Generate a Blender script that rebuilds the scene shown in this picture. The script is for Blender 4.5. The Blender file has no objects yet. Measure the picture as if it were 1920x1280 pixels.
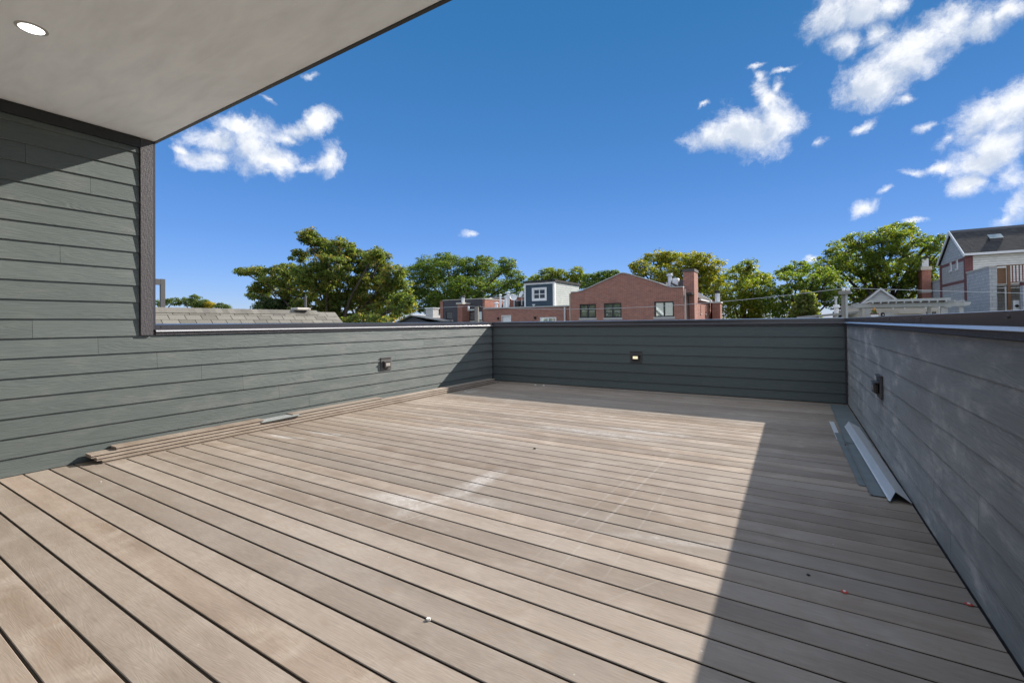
import bpy, bmesh, math, random
import numpy as np
from mathutils import Vector, Matrix

random.seed(7)
RNG = np.random.default_rng(11)
SC = bpy.context.scene
COL = SC.collection
R = math.radians

# ------------------------------------------------------------------ camera
cam = bpy.data.cameras.new('camera')
cam.sensor_width = 36.0
cam.lens = 16.063
cam.shift_y = -0.0226
cam.clip_start = 0.05
cam.clip_end = 3000
camo = bpy.data.objects.new('camera', cam)
COL.objects.link(camo)
camo.matrix_world = Matrix(((0.85168, 0.01515, 0.52384, 0.0),
                            (0.52395, -0.00414, -0.85174, 0.0),
                            (-0.01073, 0.99988, -0.01146, 1.13),
                            (0, 0, 0, 1)))
SC.camera = camo

# ------------------------------------------------------------------ sun and sky
SUN = Vector((0.88, 1.759, 1.155)).normalized()      # towards the sun
sl = bpy.data.lights.new('sun', 'SUN')
sl.energy = 3.35
sl.angle = R(0.5)
sl.color = (1.0, 0.93, 0.84)
so = bpy.data.objects.new('sun', sl)
COL.objects.link(so)
so.rotation_euler = (-SUN).to_track_quat('-Z', 'Y').to_euler()
so.location = (0, 0, 30)
SUN_EL = math.asin(SUN.z)
SUN_AZ = math.atan2(SUN.x, SUN.y)

SC.view_settings.view_transform = 'Standard'
SC.view_settings.look = 'None'
SC.view_settings.gamma = 1
SC.view_settings.use_curve_mapping = False
SC.view_settings.exposure = 1.3


def nd(nt, t, ins=None, **props):
    n = nt.nodes.new(t)
    for k, v in props.items():
        setattr(n, k, v)
    if ins:
        for k, v in ins.items():
            s = n.inputs[k]
            if hasattr(v, 'node'):
                nt.links.new(v, s)
            else:
                s.default_value = v
    return n


def mth(nt, op, a, b=None, c=None, clamp=False):
    ins = {0: a}
    if b is not None:
        ins[1] = b
    if c is not None:
        ins[2] = c
    return nd(nt, 'ShaderNodeMath', ins, operation=op, use_clamp=clamp).outputs[0]


def mixc(nt, f, a, b, blend='MIX'):
    n = nd(nt, 'ShaderNodeMix', None, data_type='RGBA', blend_type=blend)
    for i, v in ((0, f), (6, a), (7, b)):
        if hasattr(v, 'node'):
            nt.links.new(v, n.inputs[i])
        else:
            n.inputs[i].default_value = v if i == 0 else (*v[:3], 1)
    return n.outputs[2]


def smooth(nt, v, lo, hi):
    n = nd(nt, 'ShaderNodeMapRange', {0: v, 1: lo, 2: hi, 3: 0.0, 4: 1.0}, interpolation_type='SMOOTHSTEP')
    return n.outputs[0]


# direction of each cloud, the turn of its long axis, its half length and half height (radians)
CLOUDS = [
  ( -0.8492,0.4141,0.3276,-1.2368,-0.0357,1.1047,0.0442,0.0235 ),
  ( -0.8297,0.4543,0.3243,-1.2207,-0.3312,0.9516,0.0429,0.0350 ),
  ( -0.8200,0.4831,0.3069,-1.2502,-0.2289,0.9632,0.0363,0.0222 ),
  ( -0.8318,0.4277,0.3538,-1.2077,0.0861,1.1284,0.0318,0.0147 ),
  ( -0.8801,0.3693,0.2983,-1.2677,-0.0338,1.1629,0.0284,0.0080 ),
  ( -0.8664,0.4048,0.2925,-1.2694,-0.1705,1.0810,0.0365,0.0179 ),
  ( -0.7773,0.5141,0.3625,-1.1698,-0.3799,0.8305,0.0345,0.0177 ),
  ( -0.7569,0.5333,0.3777,-1.1400,-0.4408,0.7634,0.0235,0.0157 ),
  ( -0.7952,0.4990,0.3444,-1.2151,-0.1479,0.9557,0.0272,0.0130 ),
  ( -0.7591,0.5669,0.3200,-1.2321,-0.2726,0.8348,0.0238,0.0210 ),
  ( -0.7870,0.5368,0.3042,-1.2550,-0.2030,0.9065,0.0288,0.0106 ),
  ( -0.8285,0.4829,0.2836,-1.2718,-0.2735,0.9600,0.0385,0.0102 ),
  ( -0.7318,0.5107,0.4512,-1.0958,-0.1636,0.8779,0.0217,0.0069 ),
  ( -0.7872,0.4672,0.4026,-1.1282,0.3481,1.1955,0.0207,0.0066 ),
  ( -0.5883,0.7857,0.1913,-1.3753,-0.1755,0.6082,0.0251,0.0078 ),
  ( 0.0596,0.8775,0.4759,-1.0745,-0.0375,-0.0881,0.0254,0.0273 ),
  ( 0.0932,0.8768,0.4717,-1.0516,0.3156,0.0697,0.0340,0.0286 ),
  ( 0.1281,0.8754,0.4660,-1.0859,-0.0157,-0.1536,0.0227,0.0154 ),
  ( 0.0706,0.8956,0.4392,-0.8381,-0.8545,-0.6749,0.0155,0.0250 ),
  ( 0.1141,0.8944,0.4325,-1.1228,-0.0544,-0.1530,0.0180,0.0145 ),
  ( 0.1161,0.9176,0.3801,-1.1733,-0.1900,-0.2050,0.0372,0.0252 ),
  ( 0.1533,0.9052,0.3964,-1.1487,-0.2551,-0.2806,0.0433,0.0323 ),
  ( 0.1931,0.8935,0.4054,-1.1344,-0.2864,-0.3439,0.0371,0.0279 ),
  ( 0.2275,0.8857,0.4048,-1.1280,-0.3339,-0.4056,0.0232,0.0194 ),
  ( 0.2536,0.8753,0.4118,-1.1072,-0.4004,-0.4745,0.0192,0.0144 ),
  ( 0.0894,0.9265,0.3656,-1.1965,-0.0222,-0.1049,0.0225,0.0119 ),
  ( -0.1156,0.9295,0.3501,-1.2131,-0.0105,0.1198,0.0439,0.0172 ),
  ( -0.0670,0.9351,0.3479,-1.2152,0.0408,0.0867,0.0461,0.0279 ),
  ( -0.0206,0.9374,0.3475,-1.1899,-0.3630,-0.1192,0.0340,0.0321 ),
  ( -0.0359,0.9210,0.3878,-0.8597,0.9346,0.6449,0.0321,0.0121 ),
  ( -0.0468,0.9036,0.4257,-1.0179,0.6254,0.3983,0.0202,0.0091 ),
  ( -0.0502,0.8957,0.4418,-1.1131,-0.0216,0.0453,0.0188,0.0053 ),
  ( 0.0011,0.9030,0.4296,-1.1177,-0.1931,-0.0944,0.0240,0.0053 ),
  ( -0.0191,0.9146,0.4040,-0.8882,-0.8757,-0.5372,0.0165,0.0082 ),
  ( 0.0462,0.9501,0.3085,-1.2516,-0.1832,-0.1088,0.0188,0.0091 ),
  ( 0.1077,0.9423,0.3171,-1.2149,-0.4276,-0.2667,0.0244,0.0114 ),
  ( 0.1559,0.9265,0.3425,-1.2198,0.0864,-0.1351,0.0171,0.0065 ),
  ( 0.2388,0.9268,0.2899,-1.2395,-0.4710,-0.4070,0.0306,0.0202 ),
  ( 0.2688,0.9172,0.2941,-1.2680,-0.1669,-0.3370,0.0235,0.0255 ),
  ( 0.2068,0.9404,0.2701,-1.2476,-0.5539,-0.3908,0.0171,0.0112 ),
  ( 0.2375,0.9348,0.2639,-1.2882,-0.3288,-0.3423,0.0157,0.0094 ),
  ( 0.2618,0.9328,0.2478,-1.2886,-0.4736,-0.4050,0.0302,0.0199 ),
  ( 0.2417,0.9424,0.2313,-1.3372,-0.0418,-0.2610,0.0263,0.0142 ),
  ( 0.1965,0.9520,0.2346,-1.3340,-0.0003,-0.2036,0.0268,0.0082 ),
  ( 0.1658,0.9575,0.2360,-1.3104,0.4120,-0.0651,0.0190,0.0072 ),
  ( 0.2764,0.9391,0.2043,-1.3569,-0.2737,-0.3448,0.0198,0.0184 ),
  ( 0.2291,0.9518,0.2040,-1.2939,-0.7283,-0.4232,0.0168,0.0124 ),
  ( 0.2776,0.9454,0.1709,-1.3955,0.1996,-0.2506,0.0125,0.0273 ),
  ( 0.2682,0.9522,0.1463,-1.4069,-0.4589,-0.3477,0.0213,0.0108 ),
  ( 0.1129,0.9755,0.1890,-1.3397,-0.6004,-0.2474,0.0185,0.0115 ),
  ( 0.1321,0.9679,0.2140,-1.2900,-0.6889,-0.3170,0.0125,0.0060 ),
  ( 0.1685,0.9728,0.1588,-1.4094,0.1511,-0.1470,0.0130,0.0043 ),
  ( 0.0331,0.9929,0.1146,-1.4494,-0.3280,-0.0726,0.0128,0.0058 ),
  ( 0.1794,0.9393,0.2924,-1.2735,-0.0628,-0.2079,0.0152,0.0082 ),
  ( -0.1351,0.9090,0.3942,-1.1386,-0.3450,-0.0072,0.0119,0.0039 ),
]


world = bpy.data.worlds.new('World')
SC.world = world
world.use_nodes = True
wt = world.node_tree
wt.nodes.clear()
g = bpy.data.node_groups.new('cloud_cover', 'ShaderNodeTree')
g.interface.new_socket('Vector', in_out='INPUT', socket_type='NodeSocketVector')
g.interface.new_socket('Cover', in_out='OUTPUT', socket_type='NodeSocketFloat')
gi = g.nodes.new('NodeGroupInput')
go = g.nodes.new('NodeGroupOutput')
vec = gi.outputs[0]
warp = nd(g, 'ShaderNodeTexNoise', {'Vector': vec, 'Scale': 9.0, 'Detail': 7.0, 'Roughness': 0.68})
wv = nd(g, 'ShaderNodeVectorMath', {0: warp.outputs['Color'], 1: (0.5, 0.5, 0.5)}, operation='SUBTRACT').outputs[0]
wv = nd(g, 'ShaderNodeVectorMath', {0: wv, 3: 0.05}, operation='SCALE').outputs[0]
wvec = nd(g, 'ShaderNodeVectorMath', {0: vec, 1: wv}, operation='ADD').outputs[0]
cur = None
for (cx, cy, cz, ex, ey, ez, la, lb) in CLOUDS:
    m = nd(g, 'ShaderNodeMapping', {'Vector': wvec, 'Location': (cx, cy, cz), 'Rotation': (ex, ey, ez), 'Scale': (la * 1.38, lb * 1.42, 1.0)}, vector_type='TEXTURE')
    ln = nd(g, 'ShaderNodeVectorMath', {0: m.outputs[0]}, operation='LENGTH').outputs['Value']
    v = mth(g, 'SUBTRACT', 0.95 if lb > 0.012 else 0.52, ln)
    cur = v if cur is None else mth(g, 'SMOOTH_MAX', cur, v, 0.2)
# added clouds out of view, denser overhead, serve as fill light
flat = nd(g, 'ShaderNodeMapping', {'Vector': vec, 'Scale': (1.0, 1.0, 2.2)}).outputs[0]
other = nd(g, 'ShaderNodeTexNoise', {'Vector': flat, 'Scale': 3.1, 'Detail': 1.0}).outputs[0]
other = mth(g, 'MULTIPLY_ADD', other, 6.0, -2.45)
fx = nd(g, 'ShaderNodeVectorMath', {0: vec, 1: (-0.524, 0.852, 0.0)}, operation='DOT_PRODUCT').outputs['Value']
fz = nd(g, 'ShaderNodeSeparateXYZ', {0: vec}).outputs[2]
away = mth(g, 'MAXIMUM', smooth(g, fx, 0.45, 0.1), smooth(g, fz, 0.62, 0.8))
other = mth(g, 'MULTIPLY_ADD', smooth(g, fz, 0.6, 0.9), 0.45, other)
other = mth(g, 'MULTIPLY_ADD', away, mth(g, 'ADD', other, 1.5), -1.5)
cur = mth(g, 'MAXIMUM', cur, other)
n1 = nd(g, 'ShaderNodeTexNoise', {'Vector': wvec, 'Scale': 13.0, 'Detail': 10.0, 'Roughness': 0.66, 'Distortion': 0.2}).outputs[0]
cur = mth(g, 'MULTIPLY_ADD', mth(g, 'SUBTRACT', n1, 0.5), 3.0, mth(g, 'MINIMUM', mth(g, 'MAXIMUM', cur, -1.5), 0.8))
g.links.new(cur, go.inputs[0])

tc = nd(wt, 'ShaderNodeTexCoord')
dirv = tc.outputs['Generated']
# clear sky: the Nishita sky seen square to the sun, so it depends on height alone, as the photograph's does
spx = nd(wt, 'ShaderNodeSeparateXYZ', {0: dirv})
hz = mth(wt, 'SQRT', mth(wt, 'SUBTRACT', 1.0, mth(wt, 'MULTIPLY', spx.outputs[2], spx.outputs[2]), clamp=True))
PA = SUN_AZ + math.pi / 2
pv = nd(wt, 'ShaderNodeCombineXYZ', {0: mth(wt, 'MULTIPLY', hz, math.sin(PA)), 1: mth(wt, 'MULTIPLY', hz, math.cos(PA)), 2: spx.outputs[2]}).outputs[0]
sky = nd(wt, 'ShaderNodeTexSky', {0: pv}, sky_type='NISHITA', sun_disc=False, sun_elevation=SUN_EL, sun_rotation=SUN_AZ,
         altitude=200.0, air_density=1.0, dust_density=0.0, ozone_density=3.0)
grade = nd(wt, 'ShaderNodeVectorMath', {0: sky.outputs[0], 1: (0.618, 0.611, 1.064), 2: (-0.22, 0.40, 0.22)}, operation='MULTIPLY_ADD').outputs[0]
grade = nd(wt, 'ShaderNodeVectorMath', {0: grade, 1: (0.02, 0.02, 0.02)}, operation='MAXIMUM').outputs[0]
c1 = nd(wt, 'ShaderNodeGroup')
c1.node_tree = g
wt.links.new(dirv, c1.inputs[0])
off = nd(wt, 'ShaderNodeVectorMath', {0: dirv, 1: (0.012, 0.02, 0.03)}, operation='ADD').outputs[0]
c2 = nd(wt, 'ShaderNodeGroup')
c2.node_tree = g
wt.links.new(off, c2.inputs[0])
alpha = smooth(wt, c1.outputs[0], -0.28, 0.85)
shade = smooth(wt, c2.outputs[0], -0.1, 1.0)
ccol = mixc(wt, shade, (7.7, 7.75, 7.8), (4.5, 5.0, 5.8))
# unseen clouds behind the camera and overhead brightened to fill the shade
fxw = nd(wt, 'ShaderNodeVectorMath', {0: dirv, 1: (-0.524, 0.852, 0.0)}, operation='DOT_PRODUCT').outputs['Value']
ccol = nd(wt, 'ShaderNodeVectorMath', {0: ccol, 3: mth(wt, 'MULTIPLY_ADD', mth(wt, 'MAXIMUM', mth(wt, 'MULTIPLY', smooth(wt, fxw, 0.4, -0.2), 0.6), smooth(wt, spx.outputs[2], 0.6, 0.85)), 0.5, 1.0)}, operation='SCALE').outputs[0]
final = mixc(wt, mth(wt, 'MULTIPLY', alpha, 0.94), grade, ccol)
bg = nd(wt, 'ShaderNodeBackground', {'Color': final, 'Strength': 0.06})
wo = nd(wt, 'ShaderNodeOutputWorld', {'Surface': bg.outputs[0]})


# ------------------------------------------------------------------ materials
def new_mat(name):
    m = bpy.data.materials.new(name)
    m.use_nodes = True
    nt = m.node_tree
    nt.nodes.clear()
    out = nd(nt, 'ShaderNodeOutputMaterial')
    b = nd(nt, 'ShaderNodeBsdfPrincipled')
    nt.links.new(b.outputs[0], out.inputs[0])
    return m, nt, b


def simple(name, col, rough=0.6, metal=0.0, var=0.12, scale=6.0, bump=0.0, bscale=60.0, spec=0.5, stretch=(1, 1, 1), tone=0.0):
    m, nt, b = new_mat(name)
    geo = nd(nt, 'ShaderNodeNewGeometry')
    mp = nd(nt, 'ShaderNodeMapping', {'Vector': geo.outputs['Position'], 'Scale': stretch}).outputs[0]
    n = nd(nt, 'ShaderNodeTexNoise', {'Vector': mp, 'Scale': scale, 'Detail': 6.0, 'Roughness': 0.6}).outputs[0]
    f = mth(nt, 'MULTIPLY_ADD', n, 2 * var, 1 - var)
    if tone:
        oi = nd(nt, 'ShaderNodeObjectInfo').outputs['Random']
        f = mth(nt, 'MULTIPLY', f, mth(nt, 'MULTIPLY_ADD', oi, 2 * tone, 1 - tone))
    c = nd(nt, 'ShaderNodeVectorMath', {0: col[:3], 3: f}, operation='SCALE').outputs[0]
    nt.links.new(c, b.inputs['Base Color'])
    b.inputs['Roughness'].default_value = rough
    b.inputs['Metallic'].default_value = metal
    b.inputs['Specular IOR Level'].default_value = spec
    if bump:
        bn = nd(nt, 'ShaderNodeTexNoise', {'Vector': mp, 'Scale': bscale, 'Detail': 4.0}).outputs[0]
        bp = nd(nt, 'ShaderNodeBump', {'Height': bn, 'Strength': bump, 'Distance': 0.01})
        nt.links.new(bp.outputs[0], b.inputs['Normal'])
    return m


def siding_mat(name, col, along, dust_lift=0.15, sheen=0.3):
    """factory-finished fibre-cement lap board with an embossed wood grain"""
    m, nt, b = new_mat(name)
    geo = nd(nt, 'ShaderNodeNewGeometry')
    oi = nd(nt, 'ShaderNodeObjectInfo')
    rnd = oi.outputs['Random']
    offs = nd(nt, 'ShaderNodeCombineXYZ', {0: mth(nt, 'MULTIPLY', rnd, 37.0), 1: mth(nt, 'MULTIPLY', rnd, 53.0), 2: mth(nt, 'MULTIPLY', rnd, 11.0)}).outputs[0]
    p = nd(nt, 'ShaderNodeVectorMath', {0: geo.outputs['Position'], 1: offs}, operation='ADD').outputs[0]
    s = (1.0, 0.07, 1.0) if along == 'Y' else (0.07, 1.0, 1.0)
    q = nd(nt, 'ShaderNodeMapping', {'Vector': p, 'Scale': s}).outputs[0]
    g1 = nd(nt, 'ShaderNodeTexNoise', {'Vector': q, 'Scale': 13.0, 'Detail': 3.0, 'Roughness': 0.5, 'Distortion': 0.6}).outputs[0]
    rings = mth(nt, 'SINE', mth(nt, 'MULTIPLY', g1, 95.0))
    fine = nd(nt, 'ShaderNodeTexNoise', {'Vector': q, 'Scale': 160.0, 'Detail': 3.0}).outputs[0]
    big = nd(nt, 'ShaderNodeTexNoise', {'Vector': geo.outputs['Position'], 'Scale': 1.7, 'Detail': 5.0, 'Roughness': 0.6}).outputs[0]
    smear = nd(nt, 'ShaderNodeMapping', {'Vector': geo.outputs['Position'], 'Scale': (0.45, 0.45, 1.3)}).outputs[0]
    smear = nd(nt, 'ShaderNodeTexNoise', {'Vector': smear, 'Scale': 6.0, 'Detail': 6.0, 'Roughness': 0.65}).outputs[0]
    tone = mth(nt, 'MULTIPLY_ADD', rnd, 0.14, 0.93)
    tone = mth(nt, 'MULTIPLY', tone, mth(nt, 'MULTIPLY_ADD', fine, 0.2, 0.9))
    tone = mth(nt, 'MULTIPLY', tone, mth(nt, 'MULTIPLY_ADD', rings, 0.035, 1.0))
    c = nd(nt, 'ShaderNodeVectorMath', {0: col, 3: tone}, operation='SCALE').outputs[0]
    df = mth(nt, 'MULTIPLY', smooth(nt, smear, 0.45, 0.75), mth(nt, 'MULTIPLY', smooth(nt, big, 0.38, 0.68), dust_lift))
    c = mixc(nt, df, c, (0.37, 0.335, 0.29))
    nt.links.new(c, b.inputs['Base Color'])
    rg = mth(nt, 'MULTIPLY_ADD', smear, 0.24, 0.36)
    nt.links.new(rg, b.inputs['Roughness'])
    b.inputs['Specular IOR Level'].default_value = 0.3
    nt.links.new(mth(nt, 'MULTIPLY_ADD', smear, sheen, sheen * .35), b.inputs['Sheen Weight'])
    b.inputs['Sheen Roughness'].default_value = 0.45
    hgt = mth(nt, 'ADD', mth(nt, 'MULTIPLY', rings, 0.6), fine)
    bp = nd(nt, 'ShaderNodeBump', {'Height': hgt, 'Strength': 0.35, 'Distance': 0.0022})
    nt.links.new(bp.outputs[0], b.inputs['Normal'])
    return m


def deck_mat(name, scuffs=True):
    """capped composite decking: streaky brown-grey, dusty, with chalky drag marks where they lie on the deck"""
    m, nt, b = new_mat(name)
    geo = nd(nt, 'ShaderNodeNewGeometry')
    P = geo.outputs['Position']
    rnd = nd(nt, 'ShaderNodeObjectInfo').outputs['Random']
    offs = nd(nt, 'ShaderNodeCombineXYZ', {0: mth(nt, 'MULTIPLY', rnd, 71.0), 1: mth(nt, 'MULTIPLY', rnd, 13.0), 2: mth(nt, 'MULTIPLY', rnd, 5.0)}).outputs[0]
    p = nd(nt, 'ShaderNodeVectorMath', {0: P, 1: offs}, operation='ADD').outputs[0]
    q = nd(nt, 'ShaderNodeMapping', {'Vector': p, 'Scale': (0.09, 1.0, 1.0)}).outputs[0]
    g1 = nd(nt, 'ShaderNodeTexNoise', {'Vector': q, 'Scale': 16.0, 'Detail': 2.0, 'Roughness': 0.5, 'Distortion': 0.7}).outputs[0]
    rings = mth(nt, 'SINE', mth(nt, 'MULTIPLY', g1, 120.0))
    fine = nd(nt, 'ShaderNodeTexNoise', {'Vector': q, 'Scale': 190.0, 'Detail': 3.0}).outputs[0]
    streak = nd(nt, 'ShaderNodeTexNoise', {'Vector': q, 'Scale': 7.0, 'Detail': 5.0, 'Roughness': 0.6}).outputs[0]
    blot = nd(nt, 'ShaderNodeTexNoise', {'Vector': p, 'Scale': 5.0, 'Detail': 6.0, 'Roughness': 0.62}).outputs[0]
    wide = nd(nt, 'ShaderNodeTexNoise', {'Vector': P, 'Scale': 1.15, 'Detail': 4.0, 'Roughness': 0.55}).outputs[0]
    c = mixc(nt, smooth(nt, streak, 0.3, 0.7), (0.232, 0.178, 0.133), (0.325, 0.264, 0.212))
    c = mixc(nt, mth(nt, 'MULTIPLY', smooth(nt, blot, 0.45, 0.72), 0.5), c, (0.42, 0.362, 0.305))
    c = mixc(nt, mth(nt, 'MULTIPLY', smooth(nt, wide, 0.5, 0.72), 0.4), c, (0.42, 0.362, 0.31))
    damp = nd(nt, 'ShaderNodeTexNoise', {'Vector': nd(nt, 'ShaderNodeMapping', {'Vector': p, 'Scale': (0.5, 1.6, 1.0)}).outputs[0], 'Scale': 2.6, 'Detail': 6.0, 'Roughness': 0.65}).outputs[0]
    c = mixc(nt, mth(nt, 'MULTIPLY', smooth(nt, damp, 0.5, 0.72), 0.45), c, (0.175, 0.138, 0.108))
    c = mixc(nt, mth(nt, 'MULTIPLY', mth(nt, 'FRACT', mth(nt, 'MULTIPLY', rnd, 7.7)), 0.5), c, (0.285, 0.252, 0.216))
    tone = mth(nt, 'MULTIPLY_ADD', rnd, 0.30, 0.84)
    tone = mth(nt, 'MULTIPLY', tone, mth(nt, 'MULTIPLY_ADD', rings, 0.022, 1.0))
    tone = mth(nt, 'MULTIPLY', tone, mth(nt, 'MULTIPLY_ADD', fine, 0.40, 0.80))
    c = nd(nt, 'ShaderNodeVectorMath', {0: c, 3: tone}, operation='SCALE').outputs[0]
    if scuffs:
        wn = nd(nt, 'ShaderNodeTexNoise', {'Vector': P, 'Scale': 6.0, 'Detail': 5.0})
        wv_ = nd(nt, 'ShaderNodeVectorMath', {0: wn.outputs['Color'], 1: (0.5, 0.5, 0.5)}, operation='SUBTRACT').outputs[0]
        wv_ = nd(nt, 'ShaderNodeVectorMath', {0: wv_, 3: 0.09}, operation='SCALE').outputs[0]
        wp = nd(nt, 'ShaderNodeVectorMath', {0: P, 1: wv_}, operation='ADD').outputs[0]
        gr = nd(nt, 'ShaderNodeTexNoise', {'Vector': P, 'Scale': 30.0, 'Detail': 7.0, 'Roughness': 0.78}).outputs[0]
        gr2 = nd(nt, 'ShaderNodeTexNoise', {'Vector': P, 'Scale': 9.0, 'Detail': 5.0, 'Roughness': 0.7}).outputs[0]
        grain = mth(nt, 'MULTIPLY', smooth(nt, gr, 0.36, 0.62), smooth(nt, gr2, 0.36, 0.6))
        tot = None
        #      x, y, half length, half width, turn, strength, warped
        for (x, y, a, w, t, st, wrp) in (
                (-2.16, 2.14, 0.36, 0.12, 12, 0.55, 1), (-1.93, 2.62, 0.46, 0.10, 91, 0.55, 1), (-1.98, 2.22, 0.36, 0.09, 80, 0.45, 1),
                (-1.72, 2.35, 0.30, 0.10, 10, 0.35, 1), (-1.99, 2.45, 0.75, 0.009, 91, 0.25, 0), (-1.88, 2.40, 0.62, 0.008, 92, 0.25, 0),
                (-1.93, 1.95, 0.16, 0.006, 70, 0.6, 0), (-0.92, 3.1, 1.5, 0.012, 89, 0.22, 0), (-1.05, 2.9, 1.3, 0.009, 88, 0.18, 0),
                (-0.74, 2.6, 0.9, 0.008, 91, 0.16, 0), (-1.75, 4.45, 0.95, 0.16, 3, 0.45, 1), (-1.3, 4.75, 0.6, 0.12, 0, 0.45, 1),
                (-4.45, 2.75, 0.32, 0.06, 10, 0.6, 1), (-4.2, 3.05, 0.4, 0.06, 5, 0.45, 1), (-4.6, 6.15, 0.25, 0.08, 80, 0.5, 1),
                (-0.55, 2.45, 0.5, 0.05, 14, 0.25, 1), (-3.0, 3.9, 0.8, 0.2, 20, 0.25, 1), (-0.6, 1.9, 0.35, 0.007, 60, 0.12, 0)):
            mp = nd(nt, 'ShaderNodeMapping', {'Vector': wp if wrp else P, 'Location': (x, y, 0), 'Rotation': (0, 0, R(t)), 'Scale': (a, w, 10.0)}, vector_type='TEXTURE').outputs[0]
            ln = nd(nt, 'ShaderNodeVectorMath', {0: mp}, operation='LENGTH').outputs['Value']
            v = mth(nt, 'MULTIPLY', smooth(nt, ln, 1.15, 0.2), st)
            tot = v if tot is None else mth(nt, 'MAXIMUM', tot, v)
        c = mixc(nt, mth(nt, 'MULTIPLY', tot, mth(nt, 'MULTIPLY_ADD', grain, 0.75, 0.25)), c, (0.70, 0.69, 0.67))
        sp = nd(nt, 'ShaderNodeTexVoronoi', {'Vector': P, 'Scale': 5.5, 'Randomness': 1.0}).outputs['Distance']
        c = mixc(nt, mth(nt, 'MULTIPLY', smooth(nt, sp, 0.028, 0.012), 0.6), c, (0.6, 0.58, 0.55))
        # faint dried puddle rims
        ru = nd(nt, 'ShaderNodeTexNoise', {'Vector': P, 'Scale': 2.1, 'Detail': 3.0, 'Distortion': 0.7}).outputs[0]
        rim = mth(nt, 'ABSOLUTE', mth(nt, 'SUBTRACT', ru, 0.56))
        c = mixc(nt, mth(nt, 'MULTIPLY', smooth(nt, rim, 0.012, 0.0), 0.18), c, (0.27, 0.19, 0.12))
    nt.links.new(c, b.inputs['Base Color'])
    rg = mth(nt, 'MULTIPLY_ADD', blot, 0.25, 0.42)
    nt.links.new(rg, b.inputs['Roughness'])
    b.inputs['Specular IOR Level'].default_value = 0.18
    bp = nd(nt, 'ShaderNodeBump', {'Height': mth(nt, 'ADD', mth(nt, 'MULTIPLY', rings, 0.3), fine), 'Strength': 0.25, 'Distance': 0.0012})
    nt.links.new(bp.outputs[0], b.inputs['Normal'])
    return m


def courses_mat(name, c1_, c2_, mortar, w, h, gap, rough=0.85, bump=0.4, extra=None):
    """brick, block or far siding courses on upright walls, whichever way they face"""
    m, nt, b = new_mat(name)
    sp = nd(nt, 'ShaderNodeSeparateXYZ', {0: nd(nt, 'ShaderNodeNewGeometry').outputs['Position']})
    u = mth(nt, 'ADD', sp.outputs[0], sp.outputs[1])
    v = nd(nt, 'ShaderNodeCombineXYZ', {0: u, 1: sp.outputs[2], 2: 0.0}).outputs[0]
    br = nd(nt, 'ShaderNodeTexBrick', {'Vector': v, 'Color1': (*c1_, 1), 'Color2': (*c2_, 1), 'Mortar': (*mortar, 1), 'Scale': 1.0,
                                      'Mortar Size': gap, 'Mortar Smooth': 0.1, 'Bias': 0.0, 'Brick Width': w, 'Row Height': h})
    n = nd(nt, 'ShaderNodeTexNoise', {'Vector': v, 'Scale': 2.3, 'Detail': 7.0, 'Roughness': 0.65}).outputs[0]
    n2 = nd(nt, 'ShaderNodeTexNoise', {'Vector': nd(nt, 'ShaderNodeMapping', {'Vector': v, 'Scale': (3.0, 14.0, 1.0)}).outputs[0], 'Scale': 1.0, 'Detail': 2.0}).outputs[0]
    f = mth(nt, 'MULTIPLY', mth(nt, 'MULTIPLY_ADD', n, 0.5, 0.75), mth(nt, 'MULTIPLY_ADD', n2, 0.5, 0.75))
    c = nd(nt, 'ShaderNodeVectorMath', {0: br.outputs['Color'], 3: f}, operation='SCALE').outputs[0]
    if extra:
        c = mixc(nt, mth(nt, 'MULTIPLY', smooth(nt, n2, 0.5, 0.75), 0.6), c, extra)
    nt.links.new(c, b.inputs['Base Color'])
    b.inputs['Roughness'].default_value = rough
    b.inputs['Specular IOR Level'].default_value = 0.25
    bp = nd(nt, 'ShaderNodeBump', {'Height': mth(nt, 'SUBTRACT', 1.0, br.outputs['Fac']), 'Strength': bump, 'Distance': 0.01})
    nt.links.new(bp.outputs[0], b.inputs['Normal'])
    return m


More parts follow.
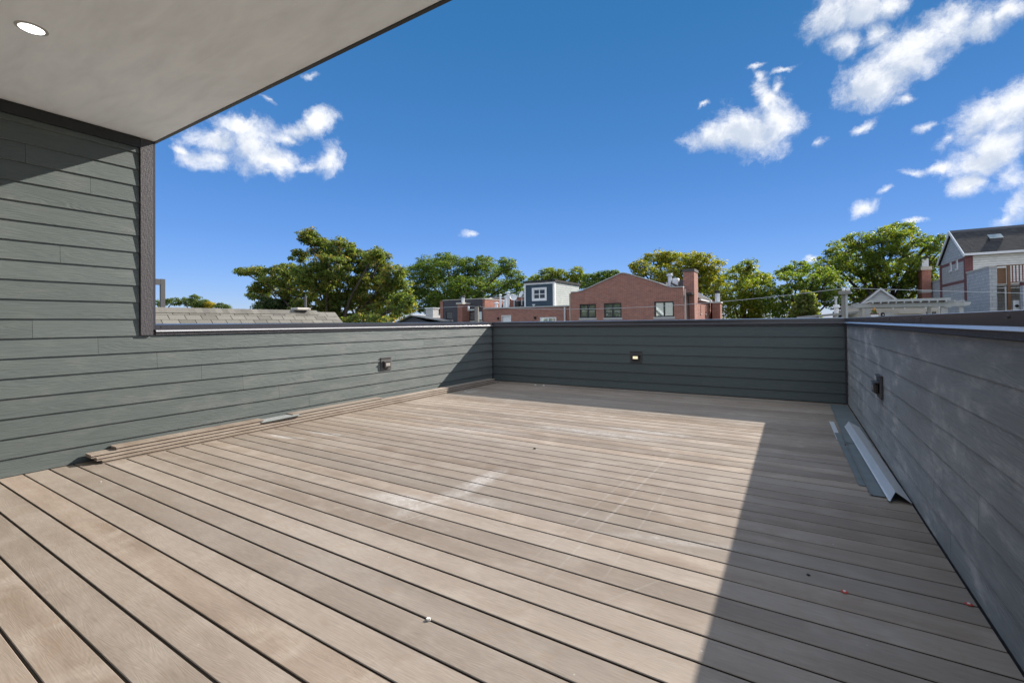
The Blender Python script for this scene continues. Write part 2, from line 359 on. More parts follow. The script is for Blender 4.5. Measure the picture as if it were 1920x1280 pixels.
def leaf_mat(name, ca, cb, cc, trans=0.45):
    m = bpy.data.materials.new(name)
    m.use_nodes = True
    nt = m.node_tree
    nt.nodes.clear()
    geo = nd(nt, 'ShaderNodeNewGeometry')
    rp = geo.outputs['Random Per Island']
    n = nd(nt, 'ShaderNodeTexNoise', {'Vector': geo.outputs['Position'], 'Scale': 0.9, 'Detail': 3.0}).outputs[0]
    k = mth(nt, 'ADD', mth(nt, 'MULTIPLY', rp, 0.5), mth(nt, 'MULTIPLY_ADD', n, 1.6, -0.55))
    c = mixc(nt, smooth(nt, k, 0.1, 0.75), ca, cb)
    n2 = nd(nt, 'ShaderNodeTexNoise', {'Vector': geo.outputs['Position'], 'Scale': 1.7, 'Detail': 2.0}).outputs[0]
    k2 = mth(nt, 'MULTIPLY', smooth(nt, mth(nt, 'FRACT', mth(nt, 'MULTIPLY', rp, 17.0)), 0.6, 0.95), smooth(nt, n2, 0.42, 0.62))
    c = mixc(nt, k2, c, cc)
    br = mth(nt, 'MULTIPLY_ADD', mth(nt, 'FRACT', mth(nt, 'MULTIPLY', rp, 5.3)), 0.5, 0.75)
    c = nd(nt, 'ShaderNodeVectorMath', {0: c, 3: br}, operation='SCALE').outputs[0]
    b = nd(nt, 'ShaderNodeBsdfPrincipled', {'Base Color': c, 'Roughness': 0.5, 'Specular IOR Level': 0.35})
    t = nd(nt, 'ShaderNodeBsdfTranslucent', {'Color': nd(nt, 'ShaderNodeVectorMath', {0: c, 1: (2.0, 1.95, 0.75)}, operation='MULTIPLY').outputs[0]})
    mx = nd(nt, 'ShaderNodeMixShader', {0: trans, 1: b.outputs[0], 2: t.outputs[0]})
    nd(nt, 'ShaderNodeOutputMaterial', {0: mx.outputs[0]})
    return m


def emit_mat(name, col, s):
    m, nt, b = new_mat(name)
    b.inputs['Base Color'].default_value = (0.8, 0.8, 0.78, 1)
    b.inputs['Emission Color'].default_value = (*col, 1)
    b.inputs['Emission Strength'].default_value = s
    return m


def soffit_mat():
    m, nt, b = new_mat('soffit_board')
    P = nd(nt, 'ShaderNodeNewGeometry').outputs['Position']
    rot = nd(nt, 'ShaderNodeMapping', {'Vector': P, 'Rotation': (0, 0, R(28)), 'Scale': (0.6, 2.2, 1)}).outputs[0]
    n = nd(nt, 'ShaderNodeTexNoise', {'Vector': rot, 'Scale': 3.0, 'Detail': 7.0, 'Roughness': 0.6, 'Distortion': 0.4}).outputs[0]
    n2 = nd(nt, 'ShaderNodeTexNoise', {'Vector': P, 'Scale': 1.2, 'Detail': 3.0}).outputs[0]
    f = mth(nt, 'ADD', mth(nt, 'MULTIPLY_ADD', n, 0.40, 0.70), mth(nt, 'MULTIPLY_ADD', n2, 0.14, 0.03))
    c = nd(nt, 'ShaderNodeVectorMath', {0: (0.86, 0.915, 0.975), 3: f}, operation='SCALE').outputs[0]
    nt.links.new(c, b.inputs['Base Color'])
    b.inputs['Roughness'].default_value = 0.8
    b.inputs['Specular IOR Level'].default_value = 0.2
    bp = nd(nt, 'ShaderNodeBump', {'Height': n, 'Strength': 0.25, 'Distance': 0.01})
    nt.links.new(bp.outputs[0], b.inputs['Normal'])
    return m


def rough_sawn(name, col):
    m, nt, b = new_mat(name)
    P = nd(nt, 'ShaderNodeNewGeometry').outputs['Position']
    a = nd(nt, 'ShaderNodeTexNoise', {'Vector': nd(nt, 'ShaderNodeMapping', {'Vector': P, 'Scale': (1, 1, 0.18)}).outputs[0], 'Scale': 170.0, 'Detail': 2.0}).outputs[0]
    d = nd(nt, 'ShaderNodeTexNoise', {'Vector': nd(nt, 'ShaderNodeMapping', {'Vector': P, 'Scale': (0.2, 0.2, 1)}).outputs[0], 'Scale': 150.0, 'Detail': 2.0}).outputs[0]
    h = mth(nt, 'ADD', a, d)
    f = mth(nt, 'MULTIPLY_ADD', h, 0.9, 0.15)
    c = nd(nt, 'ShaderNodeVectorMath', {0: col, 3: f}, operation='SCALE').outputs[0]
    nt.links.new(c, b.inputs['Base Color'])
    b.inputs['Roughness'].default_value = 0.6
    bp = nd(nt, 'ShaderNodeBump', {'Height': h, 'Strength': 0.7, 'Distance': 0.004})
    nt.links.new(bp.outputs[0], b.inputs['Normal'])
    return m


M = {}
M['deck'] = deck_mat('composite_deck')
M['edge_shade'] = simple('board_edge_shade', (0.045, 0.034, 0.027), 0.8, 0, 0.2, 20)  # dark colour paints in the shade between and inside board edges
M['deck_loose'] = deck_mat('composite_loose', scuffs=False)
GREEN = (0.092, 0.110, 0.105)
M['side_left'] = siding_mat('siding_green_left', GREEN, 'Y', 0.16, 0.62)
M['side_back'] = siding_mat('siding_green_back', GREEN, 'X', 0.03, 0.0)
M['side_right'] = siding_mat('siding_green_right', (0.102, 0.108, 0.100), 'Y', 1.9, 0.46)  # heavier pale dusting and warmer base also stand in for fill light
M['trim'] = rough_sawn('rough_sawn_trim', (0.052, 0.048, 0.053))
M['dark'] = simple('dark_backing', (0.012, 0.012, 0.013), 0.9)
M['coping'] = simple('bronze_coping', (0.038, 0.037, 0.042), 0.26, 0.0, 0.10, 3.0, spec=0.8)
M['flange_lit'] = simple('coping_kick_lit', (0.55, 0.54, 0.54), 0.25, 0.3, 0.08, 3.0, spec=1.0)  # pale base paints in the bright sky and sun glare on the kick
M['soffit'] = soffit_mat()
M['galv'] = simple('galvanised_sheet', (0.74, 0.76, 0.78), 0.36, 0.25, 0.12, 9.0, 0.05, 30)
M['sheet'] = simple('grey_green_sheet', (0.155, 0.178, 0.178), 0.55, 0.0, 0.35, 5.0)
M['bronze'] = simple('dark_bronze', (0.04, 0.032, 0.028), 0.45, 0.3, 0.15, 40)
M['bronze_plate'] = simple('block_plate', (0.075, 0.07, 0.068), 0.6, 0.0, 0.2, 60)
M['lens_warm'] = emit_mat('warm_lens', (1.0, 0.74, 0.33), 0.34)
M['lens_off'] = simple('grey_lens', (0.38, 0.36, 0.33), 0.25)
M['lamp'] = emit_mat('white_lamp', (1.0, 0.99, 0.97), 2.2)
M['white'] = simple('white_paint', (0.80, 0.80, 0.80), 0.5, 0, 0.06)
M['cream'] = courses_mat('cream_siding', (0.80, 0.78, 0.71), (0.79, 0.77, 0.70), (0.45, 0.44, 0.41), 40.0, 0.15, 0.012, 0.6)
M['whitesiding'] = courses_mat('white_siding', (0.78, 0.79, 0.78), (0.76, 0.77, 0.76), (0.45, 0.46, 0.46), 40.0, 0.13, 0.012, 0.6)
M['sunsiding'] = courses_mat('grey_white_siding', (0.42, 0.45, 0.43), (0.41, 0.44, 0.42), (0.22, 0.24, 0.24), 40.0, 0.15, 0.016, 0.6)
M['bluesiding'] = courses_mat('blue_siding', (0.055, 0.085, 0.115), (0.055, 0.085, 0.115), (0.03, 0.045, 0.06), 40.0, 0.13, 0.01, 0.6)
M['brick'] = courses_mat('brown_brick', (0.42, 0.170, 0.120), (0.30, 0.125, 0.095), (0.38, 0.29, 0.25), 0.215, 0.068, 0.008, extra=(0.25, 0.115, 0.10))
M['redbrick'] = courses_mat('red_brick', (0.34, 0.115, 0.075), (0.24, 0.08, 0.055), (0.36, 0.28, 0.24), 0.215, 0.068, 0.008)
M['purplebrick'] = courses_mat('purple_brick', (0.19, 0.062, 0.062), (0.15, 0.05, 0.052), (0.24, 0.16, 0.15), 0.215, 0.068, 0.008)
M['block'] = courses_mat('concrete_block', (0.48, 0.485, 0.49), (0.42, 0.425, 0.44), (0.31, 0.31, 0.32), 0.40, 0.20, 0.014)
M['blockpink'] = courses_mat('pinkish_block', (0.47, 0.44, 0.43), (0.43, 0.40, 0.40), (0.32, 0.30, 0.30), 0.40, 0.20, 0.014)
M['darkwall'] = simple('dark_cladding', (0.055, 0.053, 0.062), 0.6)
M['stone'] = simple('pale_stone', (0.48, 0.45, 0.40), 0.8, 0, 0.12)
M['roofdark'] = courses_mat('dark_shingle', (0.060, 0.058, 0.060), (0.040, 0.040, 0.045), (0.02, 0.02, 0.02), 0.30, 0.11, 0.012, 0.9, 0.6, extra=(0.085, 0.08, 0.075))
M['roofred'] = simple('red_brown_roof', (0.27, 0.20, 0.18), 0.9, 0, 0.3, 14, 0.3, 40)
M['roofgrey'] = simple('grey_membrane', (0.34, 0.34, 0.33), 0.85, 0, 0.2, 3)
M['shingle'] = simple('weathered_shingle', (0.155, 0.147, 0.127), 0.9, 0, 0.25, 45, 0.5, 140, tone=0.22)
M['frame'] = simple('black_frame', (0.012, 0.013, 0.014), 0.4)
M['glass'] = simple('reflective_glass', (0.42, 0.47, 0.46), 0.03, 0.75, 0.02)
M['darkglass'] = simple('dark_glass', (0.035, 0.042, 0.05), 0.05, 0.25, 0.02)
M['wood'] = simple('brown_wood', (0.19, 0.098, 0.05), 0.7, 0, 0.25, 8, stretch=(4, 4, 0.5))
M['woodred'] = simple('red_wood', (0.16, 0.055, 0.045), 0.7, 0, 0.2, 8)
M['oldwood'] = simple('grey_wood', (0.27, 0.25, 0.225), 0.85, 0, 0.3, 9, 0.4, 40, stretch=(5, 5, 0.4))
M['palewood'] = simple('bleached_wood', (0.46, 0.46, 0.45), 0.8, 0, 0.22, 6, 0.2, 30)
M['post_dark'] = simple('dark_grey_paint', (0.075, 0.073, 0.075), 0.6)
M['wire'] = simple('wire_grey', (0.50, 0.50, 0.52), 0.5)
M['bark'] = simple('bark', (0.055, 0.043, 0.034), 0.95, 0, 0.35, 8, 0.5, 30, stretch=(3, 3, 0.6))
M['ground'] = simple('ground_soil_grass', (0.075, 0.095, 0.045), 0.95, 0, 0.4, 0.4)
M['core'] = simple('grey_core', (0.12, 0.12, 0.12), 0.9)
M['red'] = simple('red_plastic', (0.42, 0.05, 0.035), 0.45)
M['chip'] = simple('white_chip', (0.75, 0.74, 0.70), 0.7)
M['flower'] = simple('orange_flower', (0.70, 0.30, 0.04), 0.6)
M['plant'] = simple('planter_leaf', (0.10, 0.15, 0.03), 0.6)
M['black'] = simple('black_metal', (0.015, 0.015, 0.016), 0.4)


# ------------------------------------------------------------------ mesh building
class MB:
    def __init__(self):
        self.v, self.f = [], []

    def add(self, vs, fs):
        o = len(self.v)
        self.v += [tuple(map(float, p)) for p in vs]
        self.f += [tuple(o + i for i in q) for q in fs]
        return self

    def box(self, x0, x1, y0, y1, z0, z1):
        v = [(x, y, z) for x in (x0, x1) for y in (y0, y1) for z in (z0, z1)]
        return self.add(v, [(0, 1, 3, 2), (4, 6, 7, 5), (0, 4, 5, 1), (2, 3, 7, 6), (0, 2, 6, 4), (1, 5, 7, 3)])

    def prism(self, prof, axis, a, b):
        """closed profile (2-D) swept along an axis; profile axes are the other two in x,y,z order"""
        def pt(p, t):
            return {'X': (t, p[0], p[1]), 'Y': (p[0], t, p[1]), 'Z': (p[0], p[1], t)}[axis]
        n = len(prof)
        vs = [pt(p, a) for p in prof] + [pt(p, b) for p in prof]
        fs = [(i, (i + 1) % n, n + (i + 1) % n, n + i) for i in range(n)]
        fs += [tuple(range(n))[::-1], tuple(range(n, 2 * n))]
        return self.add(vs, fs)

    def tube(self, pts, radii, n=8, cap=True):
        pts = [Vector(p) for p in pts]
        if not hasattr(radii, '__len__'):
            radii = [radii] * len(pts)
        vs, fs = [], []
        for i, p in enumerate(pts):
            d = (pts[min(i + 1, len(pts) - 1)] - pts[max(i - 1, 0)]).normalized()
            a = d.cross(Vector((0.31, 0.2, 0.93)) if abs(d.z) < 0.9 else Vector((1, 0, 0))).normalized()
            b = d.cross(a)
            for k in range(n):
                t = 2 * math.pi * k / n
                vs.append(p + (a * math.cos(t) + b * math.sin(t)) * radii[i])
        for i in range(len(pts) - 1):
            for k in range(n):
                k2 = (k + 1) % n
                fs.append((i * n + k, i * n + k2, (i + 1) * n + k2, (i + 1) * n + k))
        if cap:
            fs += [tuple(range(n))[::-1], tuple((len(pts) - 1) * n + k for k in range(n))]
        return self.add(vs, fs)

    def facade(self, axis, pos, thick, u0, u1, z0, z1, holes=()):
        """upright wall with real openings; axis 'Y' = faces along y (u is x), 'X' = faces along x (u is y)"""
        holes = [(max(h[0], u0), min(h[1], u1), max(h[2], z0), min(h[3], z1)) for h in holes]
        holes = [h for h in holes if h[0] < h[1] and h[2] < h[3]]
        us = sorted({u0, u1, *[h[0] for h in holes], *[h[1] for h in holes]})
        zs = sorted({z0, z1, *[h[2] for h in holes], *[h[3] for h in holes]})
        for i in range(len(us) - 1):
            run = None
            for j in range(len(zs) - 1):
                um, zm = (us[i] + us[i + 1]) / 2, (zs[j] + zs[j + 1]) / 2
                solid = not any(h[0] < um < h[1] and h[2] < zm < h[3] for h in holes)
                if solid:
                    run = [zs[j], zs[j + 1]] if run is None else [run[0], zs[j + 1]]
                if run and (not solid or j == len(zs) - 2):
                    a, b_ = us[i], us[i + 1]
                    if axis == 'Y':
                        self.box(a, b_, min(pos, pos + thick), max(pos, pos + thick), *run)
                    else:
                        self.box(min(pos, pos + thick), max(pos, pos + thick), a, b_, *run)
                    run = None
        return self


BASE = {}


def thing(name, label, cat, loc=(0, 0, 0), group=None):
    o = bpy.data.objects.new(name, None)
    COL.objects.link(o)
    o.empty_display_size = 0.2
    o.location = loc
    o['label'] = label
    o['category'] = cat
    if group:
        o['group'] = group
    BASE[o.name] = Vector(loc)
    return o


def obj(name, mb, mat, parent=None, smooth_=False, label=None, kind=None, bevel=0.0):
    """links the collected shapes (world coordinates) as ONE mesh object"""
    me = bpy.data.meshes.new(name)
    base = BASE.get(parent.name, Vector()) if parent else Vector()
    me.from_pydata([tuple(Vector(v) - base) for v in mb.v], [], mb.f)
    bm = bmesh.new()
    bm.from_mesh(me)
    bmesh.ops.recalc_face_normals(bm, faces=bm.faces)
    if bevel:
        bmesh.ops.bevel(bm, geom=[e for e in bm.edges], offset=bevel, segments=1, affect='EDGES', clamp_overlap=True)
    bm.to_mesh(me)
    bm.free()
    if smooth_:
        me.polygons.foreach_set('use_smooth', [True] * len(me.polygons))
    me.materials.append(mat)
    o = bpy.data.objects.new(name, me)
    COL.objects.link(o)
    if parent:
        o.parent = parent
        BASE[o.name] = base
    if label:
        o['label'] = label
    if kind:
        o['kind'] = kind
    return o


def solo(name, mb, mat, label, cat, group=None, **kw):
    """a thing that is one mesh, its origin at its own base"""
    vs = mb.v
    lo = Vector((sum(p[0] for p in vs) / len(vs), sum(p[1] for p in vs) / len(vs), min(p[2] for p in vs)))
    mb.v = [tuple(Vector(p) - lo) for p in vs]
    o = obj(name, mb, mat, None, **kw)
    o.location = lo
    o['label'] = label
    o['category'] = cat
    if group:
        o['group'] = group
    return o


# ------------------------------------------------------------------ ground
obj('ground', MB().box(-900, 900, -900, 1200, -6.5, -5.5), M['ground'], kind='structure')
obj('alley', MB().box(-60, 60, 12.5, 17.5, -5.52, -5.44), simple('alley_asphalt', (0.05, 0.05, 0.05), 0.9), kind='structure')

# ------------------------------------------------------------------ the roof deck
XL, XR, YB = -5.119, 0.607, 7.571          # faces of the three walls
YN = -2.8                                  # the house's rear wall, behind the camera
TOP = 1.155
deck = MB().box(XL - 0.235, XR + 0.235, YN, YB + 0.235, -5.5, -0.075)
for k in range(14):
    x = XL + 0.2 + k * 0.406
    deck.box(x - 0.02, x + 0.02, YN + 0.02, YB - 0.02, -0.075, -0.027)
deck = obj('deck', deck, M['dark'], kind='structure')

PITCH, BW, BT = 0.1451, 0.1364, 0.025
x0, x1 = XL + 0.008, XR - 0.006
h_ = BW / 2
prof = [(-h_ + .0025, 0), (-h_, -.0025), (-h_, -.0055), (-h_ + .009, -.0075), (-h_ + .009, -.017), (-h_, -.019), (-h_, -BT),
        (h_, -BT), (h_, -.019), (h_ - .009, -.017), (h_ - .009, -.0075), (h_, -.0055), (h_, -.0025), (h_ - .0025, 0)]
bmesh_board = MB().prism(prof, 'X', x0, x1)
first = None
ys = [2.2009 + (k + 0.5) * PITCH for k in range(-34, 37)]
for i, y in enumerate(ys):
    if y - BW / 2 > YB - 0.03 or y < YN:
        continue
    if first is None:
        first = obj('deck_board', bmesh_board, M['deck'], deck)
        first.data.materials.append(M['edge_shade'])     # sides coloured dark to stand in for shade in the gaps
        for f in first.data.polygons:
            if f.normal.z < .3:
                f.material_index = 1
        b = first
    else:
        b = first.copy()
        COL.objects.link(b)
    b.location = (0, y, random.uniform(-.0008, .0004))
    b.rotation_euler = (0, 0, random.uniform(-.0002, .0002))

# ------------------------------------------------------------------ clapboard walls
EXPO, Z0 = 0.1528, 0.140


def clapboard(parent, axis, face, out, u0, u1, k, mat, zmin=None):
    p = -.0028 if mat is M['side_right'] else .006
    """one lapped board: bottom edge proud, top edge tucked under the next"""
    zb, zt = Z0 + EXPO * k, Z0 + EXPO * (k + 1) - 0.0015
    if zmin is not None:
        zb = max(zb, zmin)
    prof = [(face - out * .012, zb), (face + out * p, zb), (face + out * (p - .0005), zb + .003), (face - out * .0065, zt), (face - out * .012, zt)]
    if axis == 'Y':
        m = MB().prism(prof, 'Y', u0, u1)
    else:
        m = MB().prism(prof, 'X', u0, u1)
    return obj('clapboard', m, mat, parent)


def course(parent, axis, face, out, u0, u1, k, joints, mat, zmin=None):
    e = [u0] + sorted(joints) + [u1]
    for a, b in zip(e[:-1], e[1:]):
        clapboard(parent, axis, face, out, a + .001, b - .001, k, mat, zmin)


def fill(u0, u1, fixed, k, step=3.66):
    """the seen joints, and further ones a full board length away"""
    j = list(fixed)
    if not j:
        return j
    lo, hi = min(j), max(j)
    while lo - step > u0 + .3:
        lo -= step
        j.append(lo)
    while hi + step < u1 - .3:
        hi += step
        j.append(hi)
    return j


LJ = {-1: [3.93], 0: [3.51], 1: [3.12], 2: [2.71, 6.3], 3: [2.30, 4.95], 4: [1.92], 5: [1.49, 5.11], 6: [1.09], 8: [0.4], 10: [1.25], 12: [0.2], 14: [1.44], 15: [1.05], 7: [-0.5], 9: [-1.1], 11: [-.4], 13: [-.2], 16: [.3]}
POST0, POST1 = 1.786, 1.904
lw = thing('clapboard_wall', 'sunlit grey-green clapboard wall along the left, tall under the overhang and stepping down to a parapet', 'wall', (XL, 2.4, 0))
core = MB().box(XL - 0.235, XL - .012, POST1 - .01, YB + 0.235, -0.075, 1.095)
core.box(XL - 4.0, XL - .012, YN - 3, POST1 - .012, -5.5, 2.878)
obj('wall_core', core, M['core'], lw)
for k in range(-1, 6):
    course(lw, 'Y', XL, 1, YN, YB - .022, k, fill(YN, YB, LJ.get(k, []), k), M['side_left'], 0.004)
for k in range(6, 18):
    course(lw, 'Y', XL, 1, YN, POST0 - .003, k, fill(YN, POST0, LJ.get(k, []), k), M['side_left'])
obj('frieze_board', MB().box(XL - .012, XL + .022, YN, POST0 - .004, 2.785, 2.876), M['frame'], lw)  # black colour stands in for the shade under the soffit
obj('corner_post', MB().box(XL - .012, XL + .021, POST0, POST1 - .022, 1.057, 2.876), M['trim'], lw, bevel=.002)
obj('post_edge', MB().box(XL - .012, XL + .012, POST1 - .021, POST1, 1.108, 2.876), M['coping'], lw)


def coping_run(parent, axis, face, out, u0, u1, kick='flange_lit'):
    """sheet-metal cap: top, inner drip face and the small outward kick under it"""
    def sw(prof, mat, name, a=u0, b=u1):
        return obj(name, MB().prism([(face + out * p, z) for p, z in prof], axis, a, b), mat, parent)
    c = sw([(-.262, TOP + .012), (-.262, TOP - .07), (-.258, TOP - .07), (-.258, TOP), (.006, TOP - .012), (.008, 1.104), (.0125, 1.104), (.0125, TOP - .002), (.010, TOP)], M['coping'], 'coping')
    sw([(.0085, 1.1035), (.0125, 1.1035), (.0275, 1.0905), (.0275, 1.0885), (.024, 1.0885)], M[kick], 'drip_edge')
    sw([(-.012, 1.060), (.012, 1.060), (.012, 1.102), (-.012, 1.102)], M['trim'], 'trim_board')
    return c


def screw_row(coping, axis, face, out, us, z=1.128):
    for u in us:
        m = MB()
        if axis == 'Y':
            m.tube([(face + out * .0125, u, z), (face + out * .017, u, z)], [.007, .005], 8)
        else:
            m.tube([(u, face + out * .0125, z), (u, face + out * .017, z)], [.007, .005], 8)
        obj('screw', m, M['bronze'], coping)


cl = coping_run(lw, 'Y', XL, 1, POST1 + .001, YB - .014)
screw_row(cl, 'Y', XL, 1, (1.95, 3.9, 4.38, 5.8, 7.0), 1.135)

bw = thing('parapet_wall', 'dark shaded clapboard parapet across the far end of the deck', 'wall', ((XL + XR) / 2, YB, 0))
obj('wall_core', MB().box(XL - .010, XR + .010, YB + .012, YB + .235, -0.074, 1.094), M['core'], bw)
BJ = {-1: [-3.4], 0: [-1.2], 1: [-2.7], 2: [-.7], 3: [-3.1], 4: [-.9], 5: [-2.2]}
for k in range(-1, 6):
    e = [XL + .020] + BJ[k] + [XR - .020]
    for a, b in zip(e[:-1], e[1:]):
        clapboard(bw, 'X', YB, -1, a, b - .0006, k, M['side_back'], 0.012)
cb = coping_run(bw, 'X', YB, -1, XL + .0135, XR - .0135, 'coping')  # same kick in the dark coping colour, its shade painted in
obj('corner_trim', MB().box(XL - .011, XL + .017, YB - .018, YB + .011, 0.003, 1.058), M['trim'], bw)
obj('corner_trim', MB().box(XR - .017, XR + .011, YB - .018, YB + .011, 0.003, 1.058), M['trim'], bw)

rw = thing('parapet_wall', 'near grey clapboard parapet running along the right edge of the deck, its face in shade', 'wall', (XR, 2.4, 0))
obj('wall_core', MB().box(XR + .012, XR + .235, YN, YB + .234, -0.073, 1.093), M['core'], rw)
RJ = {-1: [5.6, 2.9], 0: [3.2], 1: [5.2, 2.5], 2: [4.16], 3: [4.72, 3.0], 4: [3.85, 1.9], 5: [4.9, 1.7]}
for k in range(-1, 6):
    course(rw, 'Y', XR, -1, YN, YB - .022, k, fill(YN, YB, RJ[k], k), M['side_right'], 0.004)
cr = coping_run(rw, 'Y', XR, -1, YN, YB - .014)
screw_row(cr, 'Y', XR, -1, (0.8, 2.1, 3.3, 4.25, 6.1), 1.135)
# the corner pieces of the cap
for nm, xa, xb, par in (('coping_corner', XL - .26, XL + .0125, lw), ('coping_corner', XR - .0125, XR + .26, rw)):
    obj(nm, MB().box(xa, xb, YB - .0130, YB + .262, 1.092, TOP + .001), M['coping'], par)

# ------------------------------------------------------------------ overhang and the house behind the camera
OE = -1.15                                 # unseen right-hand end of overhang and house, set short to let in fill light
ro = thing('roof_overhang', 'flat roof overhang with smooth grey soffit and thin dark edge', 'roof', (-2, 0, 2.88))
for ya, yb_ in ((YN, -.95), (-.949, .269), (.270, 1.4886), (1.4892, 1.897)):
    obj('soffit_panel', MB().box(XL - .011, OE, ya, yb_, 2.880, 2.900), M['soffit'], ro)
obj('fascia', MB().prism([(1.898, 2.874), (1.922, 2.874), (1.922, 2.905), (1.945, 2.915), (1.945, 3.16), (1.898, 3.16)], 'X', XL - 4.0, OE + .04), M['frame'], ro)
obj('fascia', MB().box(OE + .002, OE + .04, YN - 3, 1.896, 2.874, 3.16), M['frame'], ro)
obj('roof_deck', MB().box(XL - 4.0, OE, YN - 3, 1.896, 2.902, 3.15), M['core'], ro)
hw = thing('house_wall', 'clapboard rear wall of the house with a wide glass sliding door', 'wall', (-2, YN, 0))
obj('wall_core', MB().facade('Y', YN - .012, -.2, XL, OE, -.07, 2.879, [(-4.2, -1.8, .02, 2.2)]), M['core'], hw)
for k in range(-1, 18):
    for a, b in ([(XL + .02, -4.26), (-1.74, OE)] if k < 14 else [(XL + .02, OE)]):
        clapboard(hw, 'X', YN, 1, a, b, k, M['side_back'], .004)
obj('door_frame', MB().facade('Y', YN - .05, .07, -4.26, -1.74, .004, 2.26, [(-4.2, -3.04, .06, 2.2), (-2.96, -1.8, .06, 2.2)]), M['frame'], hw)
for a in (-4.2, -2.96):
    obj('glass_pane', MB().box(a + .001, a + 1.158, YN - .03, YN - .02, .061, 2.199), M['darkglass'], hw)

pw = thing('parapet_wall', 'low clapboard parapet closing the deck behind the camera', 'wall', (-.3, YN, 0))
obj('wall_core', MB().box(OE + .001, XR + .011, YN - .21, YN - .012, -.07, 1.15), M['core'], pw)
for k in range(-1, 6):
    clapboard(pw, 'X', YN, 1, OE + .002, XR - .01, k, M['side_back'], .004)
lp = thing('recessed_light', 'round white recessed light glowing in the grey soffit', 'light', (-3.76, 0.795, 2.88))
ring, disc = MB(), MB()
n = 32
for r0, r1, za, zb in ((.056, .072, 2.8750, 2.8797),):
    vs = []
    for k in range(n):
        t = 2 * math.pi * k / n
        c, s = math.cos(t), math.sin(t)
        vs += [(-3.76 + r0 * c, .795 + r0 * s, za), (-3.76 + r1 * c, .795 + r1 * s, zb), (-3.76 + r0 * c, .795 + r0 * s, zb)]
    fs = []
    for k in range(n):
        a, b = 3 * k, 3 * ((k + 1) % n)
        fs += [(a, b, b + 1, a + 1), (a, a + 2, b + 2, b)]
    ring.add(vs, fs)
obj('trim_ring', ring, M['palewood'], lp, smooth_=True)
obj('lens', disc.tube([(-3.76, .795, 2.8775), (-3.76, .795, 2.8796)], .0555, 32), M['lamp'], lp)


# ------------------------------------------------------------------ square wall lights on their mounting blocks
def wall_light(pos, axis, out, label, lens):
    """pos is the middle of the block on the wall; built facing along axis*out"""
    px, py, pz = pos
    t = thing('wall_light', label, 'wall light', pos, 'square wall lights on the parapets')

    def box(u0, u1, n0, n1, z0_, z1_):
        m = MB()
        if axis == 'X':
            a, b = sorted((px + out * n0, px + out * n1))
            return m.box(a, b, py + u0, py + u1, pz + z0_, pz + z1_)
        a, b = sorted((py + out * n0, py + out * n1))
        return m.box(px + u0, px + u1, a, b, pz + z0_, pz + z1_)
    obj('mounting_block', box(-.100, .100, -.004, .016, -.090, .088), M['bronze_plate'], t, bevel=.004)
    obj('drip_lip', box(-.103, .103, -.004, .026, .0885, .098), M['bronze_plate'], t, bevel=.002)
    h = box(-.066, .066, .0165, .050, -.052, .034)
    obj('housing', h, M['bronze'], t, bevel=.010)
    obj('hood', box(-.074, .074, .0165, .058, .0345, .046), M['bronze_plate'], t, bevel=.004)
    fr = box(-.052, .052, .0505, .054, -.042, .026)
    obj('face_plate', fr, M['bronze_plate'], t, bevel=.002)
    obj('lens', box(-.040, .040, .0545, .057, -.024, .018), lens, t)
    return t


wall_light((XL, 4.755, .555), 'X', 1, 'square wall light in full sun on the left clapboard wall', M['lens_off'])
wall_light((-2.235, YB, .548), 'Y', -1, 'square wall light with glowing yellowish lens on the dark far parapet', M['lens_warm'])
wall_light((XR, 4.80, .575), 'X', -1, 'square dark wall light seen from the side on the right parapet', M['lens_off'])

# ------------------------------------------------------------------ loose decking boards along the left wall
gp = [(-.0695, 0), (-.0695, .0085), (-.0570, .0085), (-.0570, .0155), (-.0695, .0155), (-.0695, .0225), (-.0670, .025),
      (.0670, .025), (.0695, .0225), (.0695, .0155), (.0570, .0155), (.0570, .0085), (.0695, .0085), (.0695, 0)]
GRP = 'loose decking boards along the left wall'


def loose_board(y0, y1, xa, xb, z, label, tilt=0.0):
    L = y1 - y0
    o = obj('decking_board', MB().prism(gp, 'Y', 0, L), M['deck_loose'])
    o.data.materials.append(M['edge_shade'])
    for f in o.data.polygons:                        # slot milled into each edge, its shade painted in as dark colour
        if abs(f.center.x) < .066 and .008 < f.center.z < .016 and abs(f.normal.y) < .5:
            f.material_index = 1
    o.location = (xa, y0, z)
    o.rotation_euler = (0, tilt, -math.atan2(xb - xa, L))
    o['label'], o['category'], o['group'] = label, 'board', GRP


loose_board(1.46, 7.36, -4.985, -4.893, .0006, 'brown decking board at the very bottom of the stack by the left wall')
loose_board(1.43, 7.20, -5.006, -4.919, .0262, 'brown decking board second from the bottom of the stack by the left wall')
loose_board(1.40, 7.28, -5.029, -4.944, .0518, 'long brown decking board directly under the shorter top board of the stack')
loose_board(1.57, 2.86, -5.046, -5.044, .0774, 'short brown decking board on top of the stack at its near end')
loose_board(3.20, 4.55, -5.042, -5.034, .0774, 'short brown decking board on top of the stack at its far end')
m = MB().prism([(-.085, 0), (.085, -.004), (.085, .003), (-.085, .009)], 'Y', 0, .44)
o = obj('siding_offcut', m, M['side_left'])
o.location = (-5.010, 2.82, .0800)
o.rotation_euler = (R(1.2), R(-2), R(-3))
o['label'], o['category'] = 'short grey-green clapboard offcut lying on the stacked decking boards', 'board'

